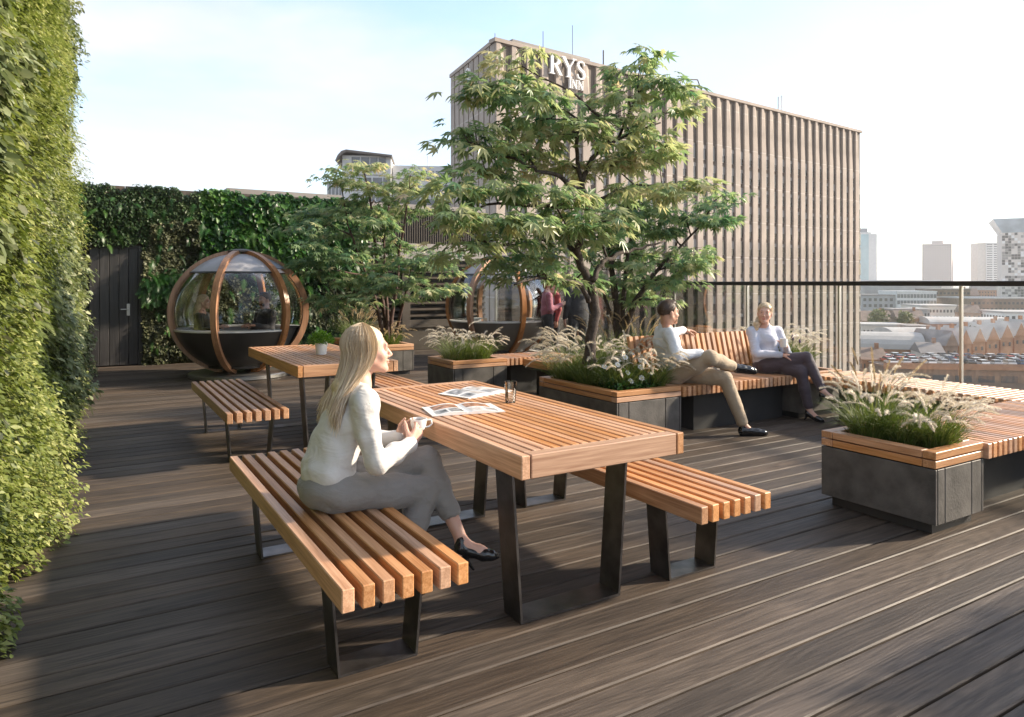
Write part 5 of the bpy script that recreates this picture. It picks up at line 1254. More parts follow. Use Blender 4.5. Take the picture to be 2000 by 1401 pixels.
def nets(F, ax, smooth=1):
    S = F < 0; nx, ny, nz = F.shape
    cs = np.zeros((nx-1, ny-1, nz-1), np.int8)
    for i in (0,1):
        for j in (0,1):
            for k in (0,1): cs += S[i:nx-1+i, j:ny-1+j, k:nz-1+k]
    act = (cs > 0) & (cs < 8); idx = -np.ones(act.shape, np.int64); n = act.sum(); idx[act] = np.arange(n)
    I, J, K = np.nonzero(act); acc = np.zeros((n, 3)); cnt = np.zeros(n)
    cor = [(i,j,k) for i in (0,1) for j in (0,1) for k in (0,1)]
    for a in cor:
        for b in cor:
            if sum(abs(a[q]-b[q]) for q in range(3)) != 1 or a > b: continue
            fa = F[I+a[0], J+a[1], K+a[2]]; fb = F[I+b[0], J+b[1], K+b[2]]; m_ = (fa < 0) != (fb < 0)
            t = np.where(m_, fa/np.where(m_, fa - fb, 1), 0)
            pa = np.stack([ax[0][I+a[0]], ax[1][J+a[1]], ax[2][K+a[2]]], 1); pb = np.stack([ax[0][I+b[0]], ax[1][J+b[1]], ax[2][K+b[2]]], 1)
            acc += np.where(m_[:, None], pa + t[:, None]*(pb - pa), 0); cnt += m_
    V = acc / np.maximum(cnt, 1)[:, None]; Q = []
    for a in range(3):
        b, c = (a+1) % 3, (a+2) % 3
        sl0 = [slice(None)]*3; sl1 = [slice(None)]*3; sl0[a] = slice(0, -1); sl1[a] = slice(1, None)
        s0, s1 = S[tuple(sl0)], S[tuple(sl1)]; ch = s0 != s1
        g = np.stack(np.nonzero(ch), 1); ok = np.ones(len(g), bool)
        for q in (b, c): ok &= (g[:, q] > 0) & (g[:, q] < F.shape[q] - 1)
        g = g[ok]; inside = s0[g[:,0], g[:,1], g[:,2]]
        def cell_(db, dc):
            h = g.copy(); h[:, b] += db; h[:, c] += dc; return idx[h[:,0], h[:,1], h[:,2]]
        q4 = np.stack([cell_(-1,-1), cell_(0,-1), cell_(0,0), cell_(-1,0)], 1); q4[~inside] = q4[~inside][:, ::-1]; Q.append(q4)
    Q = np.concatenate(Q); Q = Q[(Q >= 0).all(1)]
    for _ in range(smooth):
        A = np.zeros_like(V); C_ = np.zeros(len(V))
        for i in range(4):
            u_, w_ = Q[:, i], Q[:, (i+1) % 4]
            np.add.at(A, u_, V[w_]); np.add.at(C_, u_, 1); np.add.at(A, w_, V[u_]); np.add.at(C_, w_, 1)
        V = V*0.5 + 0.5*A/np.maximum(C_, 1)[:, None]
    return V, Q
def solid_obj(name, sol, mats, parent, cell, fine=(), disp=None, smooth=1, midx=None):
    V, Q = sol.mesh(cell, fine, disp, smooth)
    me = np_mesh(name, V, Q, mats, True, None if midx is None else midx(V[Q].mean(1)))
    return link(name, me, parent)
def skinmat(name, col):
    m, t, b = newmat(name); b.inputs['Base Color'].default_value = (*col, 1); b.inputs['Roughness'].default_value = 0.48
    b.inputs['Subsurface Weight'].default_value = 0.12; b.inputs['Subsurface Radius'].default_value = (0.012, 0.005, 0.003); b.inputs['Specular IOR Level'].default_value = 0.35
    nz = N(t, 'ShaderNodeTexNoise'); nz.inputs['Scale'].default_value = 22; tcn = N(t, 'ShaderNodeTexCoord'); t.links.new(tcn.outputs['Object'], nz.inputs['Vector'])
    r = ramp(t, [(0.3, (col[0]*0.93, col[1]*0.84, col[2]*0.82)), (0.7, col)]); t.links.new(nz.outputs['Fac'], r.inputs['Fac']); t.links.new(r.outputs['Color'], b.inputs['Base Color']); return m
def cloth(name, col, rough=0.8, wr=0.35, scale=9.0, sheen=0.2):
    m, t, b = newmat(name); l = t.links.new; b.inputs['Roughness'].default_value = rough; b.inputs['Sheen Weight'].default_value = sheen; b.inputs['Specular IOR Level'].default_value = 0.2
    tcn = N(t, 'ShaderNodeTexCoord'); mpn = N(t, 'ShaderNodeMapping'); mpn.inputs['Rotation'].default_value = (0.5, 0.35, 0.2); mpn.inputs['Scale'].default_value = (1, 1, 2.1); l(tcn.outputs['Object'], mpn.inputs['Vector'])
    nz = N(t, 'ShaderNodeTexNoise'); nz.inputs['Scale'].default_value = scale; nz.inputs['Detail'].default_value = 3; nz.inputs['Distortion'].default_value = 1.2; l(mpn.outputs['Vector'], nz.inputs['Vector'])
    r = ramp(t, [(0.3, tuple(c*0.93 for c in col)), (0.7, col)]); l(nz.outputs['Fac'], r.inputs['Fac']); l(r.outputs['Color'], b.inputs['Base Color'])
    wv = N(t, 'ShaderNodeTexNoise'); wv.inputs['Scale'].default_value = 900; l(tcn.outputs['Object'], wv.inputs['Vector'])
    bp = N(t, 'ShaderNodeBump'); bp.inputs['Strength'].default_value = wr; bp.inputs['Distance'].default_value = 0.03; l(nz.outputs['Fac'], bp.inputs['Height'])
    bp2 = N(t, 'ShaderNodeBump'); bp2.inputs['Strength'].default_value = 0.12; bp2.inputs['Distance'].default_value = 0.001; l(wv.outputs['Fac'], bp2.inputs['Height']); l(bp.outputs['Normal'], bp2.inputs['Normal'])
    l(bp2.outputs['Normal'], b.inputs['Normal']); return m
M['skin'] = skinmat('fair skin', (0.62, 0.39, 0.30)); M['skin2'] = skinmat('tanned skin', (0.52, 0.31, 0.22))
M['lips'] = flat('lips', (0.52, 0.22, 0.18), 0.4); M['eye'] = flat('eye white', (0.75, 0.73, 0.70), 0.15); M['iris'] = flat('iris', (0.05, 0.06, 0.07), 0.15)
M['blonde'] = leafmat('blonde hair', [(0.34,0.23,0.13), (0.66,0.53,0.37), (0.84,0.75,0.60)], 0.38, 0.15, spec=0.6)
M['blonde_base'] = flat('blonde hair base', (0.58, 0.45, 0.30), 0.5, 0, 0.3, 40)
M['brown_hair'] = leafmat('brown hair', [(0.03,0.016,0.008), (0.075,0.040,0.02), (0.14,0.08,0.045)], 0.4, 0.1, spec=0.6)
M['brown_base'] = flat('brown hair base', (0.05, 0.028, 0.016), 0.5, 0, 0.3, 60)
M['auburn'] = flat('auburn hair', (0.22, 0.08, 0.04), 0.5, 0, 0.4, 60)
M['patent'] = flat('black leather', (0.012, 0.012, 0.013), 0.18, 0, 0.2, 9, spec=0.6)

def basis(f, up=(0,0,1)):
    f = v3(f); f /= np.linalg.norm(f); s = np.cross(f, v3(up)); s /= np.linalg.norm(s); u = np.cross(s, f); return f, s, u      # forward, right, up
def head_prims(S, c, f, up=(0,0,1), neck=None, k=1.0, fem=True, nr=0.05, ears=True):
    """c = point between the ears at eye height"""
    f, s, u = basis(f, up); c = v3(c); R = np.stack([s, f, u], 1)
    def P(fw, upw, sd=0.0): return c + (f*fw + u*upw + s*sd)*k
    S.ell(P(-0.012, 0.030), np.array((0.073, 0.094, 0.084))*k, R, 0.02)
    S.ell(P(0.030, -0.028), np.array((0.058, 0.060, 0.078))*k, R, 0.03)
    jw = 0.046 if fem else 0.054
    for sd in (-1, 1):
        S.cap(P(0.0, -0.045, sd*jw), P(0.066, -0.094, sd*0.014), 0.022*k, 0.019*k, 0.022)
        S.ell(P(0.058, -0.032, sd*0.038), np.array((0.022, 0.022, 0.022))*k, R, 0.022)
        if ears: S.ell(P(-0.008, -0.012, sd*0.074), np.array((0.009, 0.020, 0.031))*k, R, 0.006)
        S.ell(P(0.100, 0.001, sd*0.033), np.array((0.018, 0.014, 0.011))*k, R, 0.012, True)
        S.ell(P(0.077, -0.001, sd*0.032), np.array((0.017, 0.012, 0.0125))*k, R, 0.004)
        S.ell(P(0.094, -0.041, sd*0.010), np.array((0.008, 0.009, 0.007))*k, R, 0.006)
    S.ell(P(0.074, -0.101), np.array((0.019, 0.016, 0.014))*k, R, 0.016)
    S.cap(P(0.080, 0.020, -0.036), P(0.080, 0.020, 0.036), 0.011*k, None, 0.014)
    S.cap(P(0.085, 0.008), P(0.108, -0.034), 0.0075*k, 0.0105*k, 0.010)
    S.ell(P(0.089, -0.0605), np.array((0.024, 0.011, 0.0055))*k, R, 0.006); S.ell(P(0.088, -0.0715), np.array((0.019, 0.011, 0.0065))*k, R, 0.006)
    S.ell(P(0.101, -0.066), np.array((0.022, 0.008, 0.0016))*k, R, 0.003, True)
    if neck is not None: S.cap(P(-0.022, -0.05), neck, nr*k, nr*1.08, 0.03)
    return P, R
def face_index(P, R, k=1.0):
    """polygons of the lips get the second material"""
    inv = R.T
    c1, c2 = P(0.095, -0.0605), P(0.094, -0.0715)
    def fn(C):
        out = np.zeros(len(C), int)
        for c, rad in ((c1, (0.0215, 0.016, 0.0045)), (c2, (0.018, 0.016, 0.0052))):
            q = (C - c) @ R / (np.array(rad)*k); out[(q*q).sum(1) < 1] = 1
        return out
    return fn
def eyes(P, R, parent, k=1.0, look=None, brow=(0.10,0.06,0.03)):
    f = R[:, 1]
    for sd in (-1, 1):
        c = P(0.0785, 0.000, sd*0.032); m = MB(); n = 10; rr = 0.0118*k
        for nm, mat, off, rad in (('eye', 'eye', 0.0, rr), ('iris', 'iris', 0.0062*k, 0.0066*k)):
            m = MB(); cc_ = c + f*off; vs = []; 
            for j in range(7):
                th = math.pi*j/6
                for i in range(n): ph = 2*math.pi*i/n; vs.append(tuple(cc_ + rad*(R[:,0]*math.sin(th)*math.cos(ph) + R[:,1]*math.sin(th)*math.sin(ph) + R[:,2]*math.cos(th))))
            m.add(vs, [(j*n+i, j*n+(i+1) % n, (j+1)*n+(i+1) % n, (j+1)*n+i) for j in range(6) for i in range(n)]); m.build(nm, M[mat], parent, True)
        m = MB(); m.tube([P(0.089, 0.019, sd*0.014), P(0.091, 0.0245, sd*0.030), P(0.080, 0.021, sd*0.047)], [0.0022*k, 0.003*k, 0.0012*k], 5); m.build('eyebrow', BROW, parent, True)
        m = MB(); m.tube([P(0.0885, 0.004, sd*0.018), P(0.0915, 0.0095, sd*0.032), P(0.082, 0.004, sd*0.046)], [0.0012*k, 0.0018*k, 0.0012*k], 5); m.build('eyelid', M['lash'], parent, True)
BROW = flat('eyebrow', (0.16, 0.095, 0.05), 0.8); M['lash'] = flat('lashes', (0.03, 0.02, 0.015), 0.8)
def hand_prims(S, wrist, direc, palm_n, thumb_side, curl=35, k=1.0, spread=6, thumb_curl=20, curls=None):
    """direc: wrist->knuckles; palm_n: the way the palm faces; thumb_side: +-1 along cross(direc,palm_n)"""
    d = v3(direc); d /= np.linalg.norm(d); n = v3(palm_n); n -= d*(n@d); n /= np.linalg.norm(n); a = np.cross(d, n)*thumb_side
    wr = v3(wrist)
    offs = (0.030, 0.0105, -0.0095, -0.028); lens = (0.072, 0.080, 0.075, 0.058)
    kn = []
    for o_ in offs:
        kp = wr + (d*(0.088 - 0.10*abs(o_ - 0.005)) + a*o_)*k; kn.append(kp)
        S.cap(wr + (d*0.012 + a*o_*0.55)*k, kp, 0.0165*k, 0.0112*k, 0.014)
    for i, (kp, o_, L_) in enumerate(zip(kn, offs, lens)):
        c_ = math.radians((curls[i] if curls else curl)); p = kp; ang = 0.0
        sp = math.radians(spread) * (o_/0.03); dd = d*math.cos(sp) + a*math.sin(sp)
        for j, fr in enumerate((0.45, 0.31, 0.24)):
            ang += c_ * (0.75, 1.0, 0.8)[j]; e = dd*math.cos(ang) + n*math.sin(ang)
            q = p + e*L_*fr*k; S.cap(p, q, (0.0092, 0.0082, 0.0074)[j]*k, (0.0082, 0.0074, 0.0062)[j]*k, 0.004); p = q
    b = wr + (d*0.028 + a*0.026 + n*0.008)*k; e1 = (d*0.62 + a*0.62 + n*0.42); e1 /= np.linalg.norm(e1); q = b + e1*0.040*k
    tc = math.radians(thumb_curl); e2 = e1*math.cos(tc) + (d*0.7 - a*0.35 + n*0.5)*math.sin(tc); e2 /= np.linalg.norm(e2); q2 = q + e2*0.032*k; q3 = q2 + (e2 + n*0.2)*0.024*k
    S.cap(wr + (d*0.02 + a*0.012)*k, b, 0.016*k, 0.0145*k, 0.012); S.cap(b, q, 0.0135*k, 0.0105*k, 0.008); S.cap(q, q2, 0.0102*k, 0.0092*k, 0.004); S.cap(q2, q3, 0.009*k, 0.007*k, 0.004)
def strands(name, parent, mat, roots, paths, width=0.0022, seed=0, tint=(0.5, 0.2)):
    """paths (k, n, 3)"""
    r = np.random.default_rng(seed); k, n, _ = paths.shape
    t = unit(np.gradient(paths, axis=1)); side = unit(np.cross(t, unit(r.normal(0, 1, (k, 1, 3)))))
    w_ = width*np.concatenate([np.linspace(0.6, 1, n//3), np.ones(n - n//3 - 2), [0.7, 0.15]]); 
    V = np.stack([paths - side*w_[None,:,None], paths + side*w_[None,:,None]], 2).reshape(-1, 3); idx = np.arange(k*n*2).reshape(k, n, 2)
    F = np.stack([idx[:, :-1, 0], idx[:, :-1, 1], idx[:, 1:, 1], idx[:, 1:, 0]], -1).reshape(-1, 4)
    A = np.repeat(np.clip(r.normal(tint[0], tint[1], k), 0, 1), n*2)
    o = link(name, np_mesh(name, V, F, M[mat], True, attr=A), parent); o['kind'] = 'stuff'; return o
def wrinkle(amp, freq, seed):
    r = np.random.default_rng(seed); D = unit(r.normal(0, 1, (7, 3))); ph = r.uniform(0, 6.28, 7); fq = freq*r.uniform(0.6, 1.6, 7)
    def fn(G):
        w_ = 0.02*np.sin(G[:, 2]*23 + 1) + 0.02*np.sin(G[:, 0]*19); out = np.zeros(len(G))
        for d_, p_, q_ in zip(D, ph, fq): out += np.maximum(0, np.sin((G @ d_ + w_)*q_ + p_))**3
        return amp*(out/7 - 0.35)*2.2
    return fn
def pump(name, parent, heel, toe, ankle_up, hh=0.085, k=1.0, mat='patent', spike=None):
    """court shoe: heel and toe at sole level of the foot, heel spike down along -ankle_up"""
    heel, toe, up = v3(heel), v3(toe), v3(ankle_up); up /= np.linalg.norm(up); d = toe - heel; L_ = np.linalg.norm(d); d /= L_; s = np.cross(d, up); s /= np.linalg.norm(s); up = np.cross(s, d)
    S = Solid()
    S.chain([heel + up*0.022, heel + d*L_*.3 + up*0.012, heel + d*L_*.62 + up*0.010, heel + d*L_*.85 + up*0.010, toe + up*0.006 + d*0.006], [0.030*k, 0.024*k, 0.032*k, 0.024*k, 0.008*k], 0.02, s, 1.12)
    S.cap(heel + up*0.055 - d*0.006, heel + up*0.02, 0.027*k, 0.03*k, 0.015)
    # opening for the foot
    S.ell(heel + d*L_*.36 + up*0.062, (0.028*k, L_*.42, 0.040*k), np.stack([s, d, up], 1), 0.006, True)
    S.cap(heel + d*0.006 + up*0.0, heel - up*hh - d*0.004 if spike is None else heel + v3(spike)*hh, 0.016*k, 0.0068*k, 0.012)
    S.cap(heel + d*0.02, heel + d*L_*.45 - up*0.004, 0.012*k, 0.012*k, 0.012)
    return solid_obj(name, S, M[mat], parent, 0.0045, smooth=1)
# ------------------------------------------------------------------ woman with long blonde hair on the near bench
M['blouse'] = cloth('ivory silk blouse', (0.62, 0.595, 0.56), 0.5, 0.30, 8.0, 0.3)
M['grey_trouser'] = cloth('grey trousers', (0.25, 0.235, 0.22), 0.65, 0.28, 11.0)
def long_hair(parent, c, f, up, k, bot, lat, nstr, seed, mat='blonde', front=62, width=0.0028, mid=None, spread=0.05, wave=0.006):
    f, s, u = basis(f, up); c = v3(c); r = np.random.default_rng(seed); cc = c + (f*-0.016 + u*0.034)*k; rad = np.array((0.084, 0.106, 0.094))*k
    ph = np.radians(r.uniform(front, 180, nstr)) * np.where(r.random(nstr) < 0.5, -1, 1)       # angle from the face round to the back
    lay = 1.0 + 0.07*r.random(nstr); el = np.radians(np.linspace(93, -18, 8)); pts = []
    for e in el:
        q = (s[None]*(np.sin(ph)*np.cos(e)*rad[0])[:, None] + f[None]*(np.cos(ph)*np.cos(e)*rad[1])[:, None] + u[None]*(math.sin(e)*rad[2]))*lay[:, None]; pts.append(cc + q)
    e0 = pts[-1]; b = v3(bot)[None] + v3(lat)[None]*(np.sin(ph) + r.normal(0, .12, nstr))[:, None] + r.normal(0, 1, (nstr, 3))*np.array((0.010, 0.012, spread*0.5)) - f[None]*(r.random(nstr)*0.03)[:, None]
    n = 11; md = v3(mid)[None] + v3(lat)[None]*0.95*(np.sin(ph) + r.normal(0, .08, nstr))[:, None] - f[None]*(r.random(nstr)*0.035)[:, None] if mid is not None else (e0 + b)/2
    wv = r.uniform(0, 6.28, nstr)
    for i in range(1, n + 1):
        t = i/n; q1 = e0 - u[None]*0.11*k - f[None]*0.02*k; p = e0*(1-t)**3 + 3*q1*t*(1-t)**2 + 3*md*t*t*(1-t) + b*t**3
        p = p + (s[None]*np.sin(wv + 5*t)[:, None] + f[None]*np.cos(wv*1.3 + 4*t)[:, None])*wave*t; pts.append(p)
    return strands('hair_strands', parent, mat, None, np.stack(pts, 1), width*k, seed, (0.52, 0.2))
def cup_obj(label, loc, rz, r=0.043, h=0.062, taper=0.72):
    t = thing('coffee_cup', label, 'cup', loc, rz)
    m = MB(); m.lathe([(0.0, 0.0), (r*taper*0.8, 0.0), (r*taper, 0.006), (r*0.92, h*0.5), (r, h), (r - 0.004, h), (r*0.86, h*0.5), (r*taper*0.75, 0.010), (0.0, 0.010)], 28); b = m.build('body', M['white'], t, True, 50)
    m = MB(); m.tube([(r*0.94, 0, h*0.86), (r + 0.022, 0, h*0.84), (r + 0.028, 0, h*0.5), (r + 0.012, 0, h*0.28), (r*0.84, 0, h*0.26)], 0.0048, 8); m.build('handle', M['white'], t, True)
    m = MB(); m.lathe([(0.0, h*0.84), (r*0.955, h*0.84)], 24); m.build('coffee', flat('coffee', (0.02, 0.01, 0.006), 0.1), t)
    return t
def woman_one():
    PEL = (1.005, 3.36, 0.565); WAI = (1.02, 3.36, 0.70); CHE = (1.09, 3.36, 0.88); UCH = (1.125, 3.36, 0.975); NEC = (1.155, 3.36, 1.045); HC = v3((1.200, 3.36, 1.218))
    SR, SL = (1.128, 3.19, 0.985), (1.128, 3.53, 0.985); ER, EL_ = (1.165, 3.125, 0.705), (1.17, 3.60, 0.715); WR, WL_ = (1.372, 3.235, 0.755), (1.378, 3.40, 0.758)
    HR, HL = (1.03, 3.27, 0.565), (1.04, 3.45, 0.58); KR, KL = (1.475, 3.255, 0.510), (1.505, 3.325, 0.648); AR, AL = (1.27, 3.20, 0.125), (1.600, 3.12, 0.270)
    TL_ = (1.762, 3.055, 0.178); hL = (1.585, 3.115, 0.222); TR = (1.41, 3.17, 0.035); hR = (1.235, 3.195, 0.095)
    CUP = (1.452, 3.315, 0.800)
    S = Solid(); f = (1.0, -0.16, 0.09)
    P, R = head_prims(S, HC, f, (-0.1, 0, 1), NEC, 1.03, True, 0.046, False)
    S.chain([NEC, UCH, CHE, WAI, PEL], [0.05, 0.075, 0.085, 0.075, 0.09], 0.03, (0,1,0), 1.35)
    for a, e, w_ in ((SR, ER, WR), (SL, EL_, WL_)): S.cap(NEC, a, 0.045, 0.04, 0.03); S.chain([a, e, w_], [0.040, 0.034, 0.023], 0.015)
    for h_, k_, a_, hl_, t_ in ((HR, KR, AR, hR, TR), (HL, KL, AL, hL, TL_)):
        S.chain([h_, k_], [0.07, 0.048], 0.02); ca = v3(k_)*0.62 + v3(a_)*0.38; S.chain([k_, ca, a_], [0.045, 0.047, 0.030], 0.02)
        S.cap(a_, hl_, 0.030, 0.026, 0.015); up = v3((0, 0, 0.02)); S.chain([v3(a_) - (0,0,.01), v3(hl_)*.45 + v3(t_)*.55 + up, v3(t_) + up*.4], [0.031, 0.029, 0.014], 0.02)
    hand_prims(S, WR, (0.62, 0.30, 0.58), (-0.15, 1, 0.1), 1, 34, 0.94, 4, 30)
    hand_prims(S, WL_, (0.60, -0.18, 0.55), (-0.1, -1, 0.1), -1, 36, 0.94, 4, 30)
    hd = (HC - 0.13, HC + 0.13, 0.0042); hn = (v3((1.36, 3.17, 0.73)), v3((1.52, 3.46, 0.90)), 0.0052)
    V, Q = S.mesh(0.011, (hd, hn), None, 1); fi = face_index(P, R, 1.03)
    b = link('person', np_mesh('person', V, Q, [M['skin'], M['lips']], True, fi(V[Q].mean(1))))
    tag(b, 'woman with long blonde hair, pale blouse and grey trousers, sitting with a coffee cup', 'person')
    eyes(P, R, b, 1.03)
    # blouse
    B = Solid(); Yv = (0, 1, 0)
    B.chain([(1.005, 3.36, 0.605), (1.00, 3.36, 0.66), (1.035, 3.36, 0.77), CHE, UCH], [0.106, 0.108, 0.098, 0.100, 0.076], 0.05, Yv, 1.32)
    B.ell((1.165, 3.36, 0.885), (0.065, 0.125, 0.07), None, 0.05)
    for sg, a, e, w_ in ((-1, SR, ER, WR), (1, SL, EL_, WL_)):
        B.cap((1.135, 3.36 + sg*0.055, 1.018), a, 0.050, 0.058, 0.04); el = v3(e); mid = v3(a)*.5 + el*.5 + np.array((-0.012, 0, 0))
        B.chain([a, mid, el + (0.0, 0, 0.01)], [0.056, 0.050, 0.046], 0.03); wr = v3(w_); B.chain([el + (0.0, 0, 0.01), el*.45 + wr*.55, wr - (wr - el)*0.10], [0.046, 0.043, 0.034], 0.03)
        B.cap(wr - (wr - el)*0.14, wr - (wr - el)*0.02, 0.032, 0.034, 0.006)
    B.chain([(1.135, 3.36, 1.02), (1.150, 3.36, 1.062)], [0.066, 0.055], 0.012)
    B.ell((1.19, 3.36, 1.095), (0.055, 0.05, 0.055), None, 0.01, True)
    solid_obj('blouse', B, M['blouse'], b, 0.0085, (), wrinkle(0.012, 30, 3), 1)
    # trousers
    T = Solid()
    T.ell((0.995, 3.36, 0.572), (0.132, 0.178, 0.098), None, 0.05); T.cap((1.005, 3.36, 0.60), (1.005, 3.36, 0.655), 0.104, 0.100, 0.03, Yv, 1.42)
    for h_, k_, a_, fr, kb in ((HR, KR, AR, 0.74, 0.03), (HL, KL, AL, 0.64, 0.007)):
        kn = v3(k_); hem = kn*(1-fr) + v3(a_)*fr; T.chain([h_, v3(h_)*.4 + kn*.6, kn], [0.090, 0.078, 0.060], kb); T.chain([kn, kn*.5 + hem*.5, hem], [0.063, 0.058, 0.047], kb)
        T.cap(kn*.14 + hem*.86, hem, 0.0495, 0.050, 0.004)
        ax_ = (v3(a_) - kn); ax_ /= np.linalg.norm(ax_); T.cap(hem + ax_*0.044, hem + ax_*0.10, 0.046, 0.046, 0.006, None, 1.0, True)
    tr = solid_obj('trousers', T, M['grey_trouser'], b, 0.0085, (), wrinkle(0.010, 34, 8), 1)
    W = Solid(); W.cap((1.005, 3.36, 0.668), (1.005, 3.36, 0.684), 0.094, None, 0.004, Yv, 1.42); solid_obj('belt', W, M['black'], tr, 0.008)
    pump('shoe', b, hL, TL_, (-0.25, 0.1, 1), 0.11, 1.0, 'patent', (0.62, -0.15, -0.85)); pump('shoe', b, hR, TR, (0.15, 0, 1), 0.09)
    # hair
    Hs = Solid(); fb, sb, ub = basis(f, (-0.1, 0, 1)); 
    def P2(a, c_, d_=0.0): return P(a, c_, d_)
    Hs.ell(P2(-0.016, 0.034), np.array((0.079, 0.100, 0.088))*1.03, R, 0.02)
    Hs.chain([P2(-0.045, 0.0), P2(-0.075, -0.08)], [0.058, 0.050], 0.03, (0,1,0), 1.05); Hs.chain([P2(-0.075, -0.08), (1.075, 3.36, 1.04), (1.030, 3.36, 0.93), (1.02, 3.36, 0.885)], [0.050, 0.046, 0.030, 0.018], 0.03, (0,1,0), 1.40)
    Hs.ell(P2(0.112, -0.050), np.array((0.120, 0.100, 0.112))*1.03, R, 0.012, True)
    hb = solid_obj('hair', Hs, M['blonde_base'], b, 0.007, (), None, 1)
    long_hair(hb, HC, f, (-0.1, 0, 1), 1.03, (1.022, 3.36, 0.885), (0, -0.105, 0), 3400, 5, mid=(1.055, 3.36, 1.06), spread=0.05, front=64)
    cup_obj('white coffee cup held in the hands of the blonde woman at the front table', CUP, math.radians(-12))
    return b
woman_one()
# ------------------------------------------------------------------ the other people
def oxford(name, parent, heel, toe, up=(0,0,1), k=1.0, mat='patent', ankle=None):
    heel, toe, up = v3(heel), v3(toe), v3(up); d = toe - heel; L_ = np.linalg.norm(d); d /= L_; s = np.cross(d, up); s /= np.linalg.norm(s); up = np.cross(s, d)
    S = Solid(); S.chain([heel + up*0.042 + d*0.02, heel + d*L_*.35 + up*0.045, heel + d*L_*.65 + up*0.036, heel + d*L_*.88 + up*0.028, toe + up*0.022], [0.036*k, 0.036*k, 0.038*k, 0.032*k, 0.018*k], 0.02, s, 1.12)
    if ankle is not None: S.cap(heel + up*0.05 + d*0.03, ankle, 0.038*k, 0.036*k, 0.02)
    S.chain([heel + up*0.009 + d*0.012, heel + d*L_*.5 + up*0.006, toe + up*0.008 - d*0.01], [0.014*k, 0.012*k, 0.010*k], 0.008, s, 2.6)
    return solid_obj(name, S, M[mat], parent, 0.007)
def figure(label, J, hf, hup=(0,0,1), k=1.0, fem=True, skin='skin', top='blouse', topr=1.0, bottom='grey_trouser', hem=(0.9, 0.9), shoe='pump', side=(0,1,0), hands=None, cell=0.012, jacket=None, hcell=0.005, legk=(0.03, 0.008), bust=None, collar=True, toe_dir=None, wr=0.006, sleeve=True):
    """J: pel wai che nec head, sr sl er el wr wl, hr hl kr kl ar al, heelr toer heell toel"""
    j = {a: v3(b) for a, b in J.items()}; S = Solid()
    P, R = head_prims(S, j['head'], hf, hup, j['nec'], k, fem, 0.047 if fem else 0.057)
    uch = j['nec']*.4 + j['che']*.6; q = 1.0 if fem else 1.14
    S.chain([j['nec'], uch, j['che'], j['wai'], j['pel']], [0.05, 0.075*q, 0.085*q, 0.078*q, 0.09*q], 0.03, side, 1.35)
    for a in 'rl':
        S.cap(j['nec'], j['s'+a], 0.045*q, 0.042*q, 0.03); S.chain([j['s'+a], j['e'+a], j['w'+a]], [0.042*q, 0.035*q, 0.025*q], 0.015)
        S.chain([j['h'+a], j['k'+a]], [0.072*q, 0.048*q], 0.02); S.chain([j['k'+a], j['k'+a]*.62 + j['a'+a]*.38, j['a'+a]], [0.046*q, 0.047*q, 0.031*q], 0.02)
        he, to = j['heel'+a], j['toe'+a]; S.chain([j['a'+a], he*.5 + to*.5 + (0,0,.022), to + (0,0,.012)], [0.032*q, 0.027*q, 0.013*q], 0.02)
    for a in 'rl':
        if hands and a in hands: h = hands[a]; hand_prims(S, j['w'+a], h[0], h[1], h[2], h[3], k*(0.95 if fem else 1.06), 5, 25)
    fine = [(j['head'] - 0.13, j['head'] + 0.13, hcell)]
    if hands:
        for a in hands: fine.append((j['w'+a] - 0.02 + np.minimum(0, v3(hands[a][0])*0.16), j['w'+a] + 0.02 + np.maximum(0, v3(hands[a][0])*0.16), hcell))
    V, Q = S.mesh(cell, fine, None, 1); fi = face_index(P, R, k)
    b = link('person', np_mesh('person', V, Q, [M[skin], M['lips']], True, fi(V[Q].mean(1)))); tag(b, label, 'person'); eyes(P, R, b, k)
    B = Solid(); t = topr*q
    lowp = j['pel']*.62 + j['wai']*.38
    B.chain([lowp, j['wai'], j['che'], uch], [0.112*t, 0.106*t, 0.110*t, 0.084*t], 0.05, side, 1.36)
    if bust is not None: B.ell(bust, (0.09, 0.09, 0.07), None, 0.05)
    for a in 'rl':
        B.cap(j['nec']*.75 + j['s'+a]*.25 - (0,0,.02), j['s'+a], 0.05*q, 0.058*t, 0.04); e, w_ = j['e'+a], j['w'+a]
        B.chain([j['s'+a], e, w_ - (w_-e)*0.08], [0.061*t, 0.050*t, 0.037*t], 0.025); B.cap(w_ - (w_-e)*.13, w_ - (w_-e)*.02, 0.033*t, 0.035*t, 0.006)
    hd_ = j['head'] - j['nec']; hd_ /= np.linalg.norm(hd_)
    if collar: B.chain([j['nec'] - hd_*.02, j['nec'] + hd_*0.022], [0.068*q, 0.060*q], 0.012)
    f_, s_, u_ = basis(hf, hup); B.ell(j['nec'] + f_*0.035 + hd_*0.06, (0.052*q, 0.052*q, 0.055), None, 0.01, True)
    if jacket is not None: B.chain([lowp, j['pel'] - (0,0,.06)], [0.118*t, 0.125*t], 0.04, side, 1.42)
    solid_obj('jacket' if jacket is not None else 'shirt', B, M[top], b, max(0.009, cell*.85), (), wrinkle(wr*1.3, 32, len(label)), 1)
    T = Solid(); T.cap(j['pel'] - (0,0,.01), lowp, 0.112*q, 0.100*q, 0.04, side, 1.42)
    for a, fr, kb in (('r', hem[0], legk[0]), ('l', hem[1], legk[1])):
        h_, kn, an = j['h'+a], j['k'+a], j['a'+a]; hm = kn*(1-fr) + an*fr
        T.chain([h_, h_*.4 + kn*.6, kn], [0.096*q, 0.083*q, 0.064*q], kb); T.chain([kn, kn*.5 + hm*.5, hm], [0.063*q, 0.057*q, 0.050*q], kb)
    solid_obj('trousers', T, M[bottom], b, max(0.009, cell*.85), (), wrinkle(wr, 36, len(label) + 4), 1)
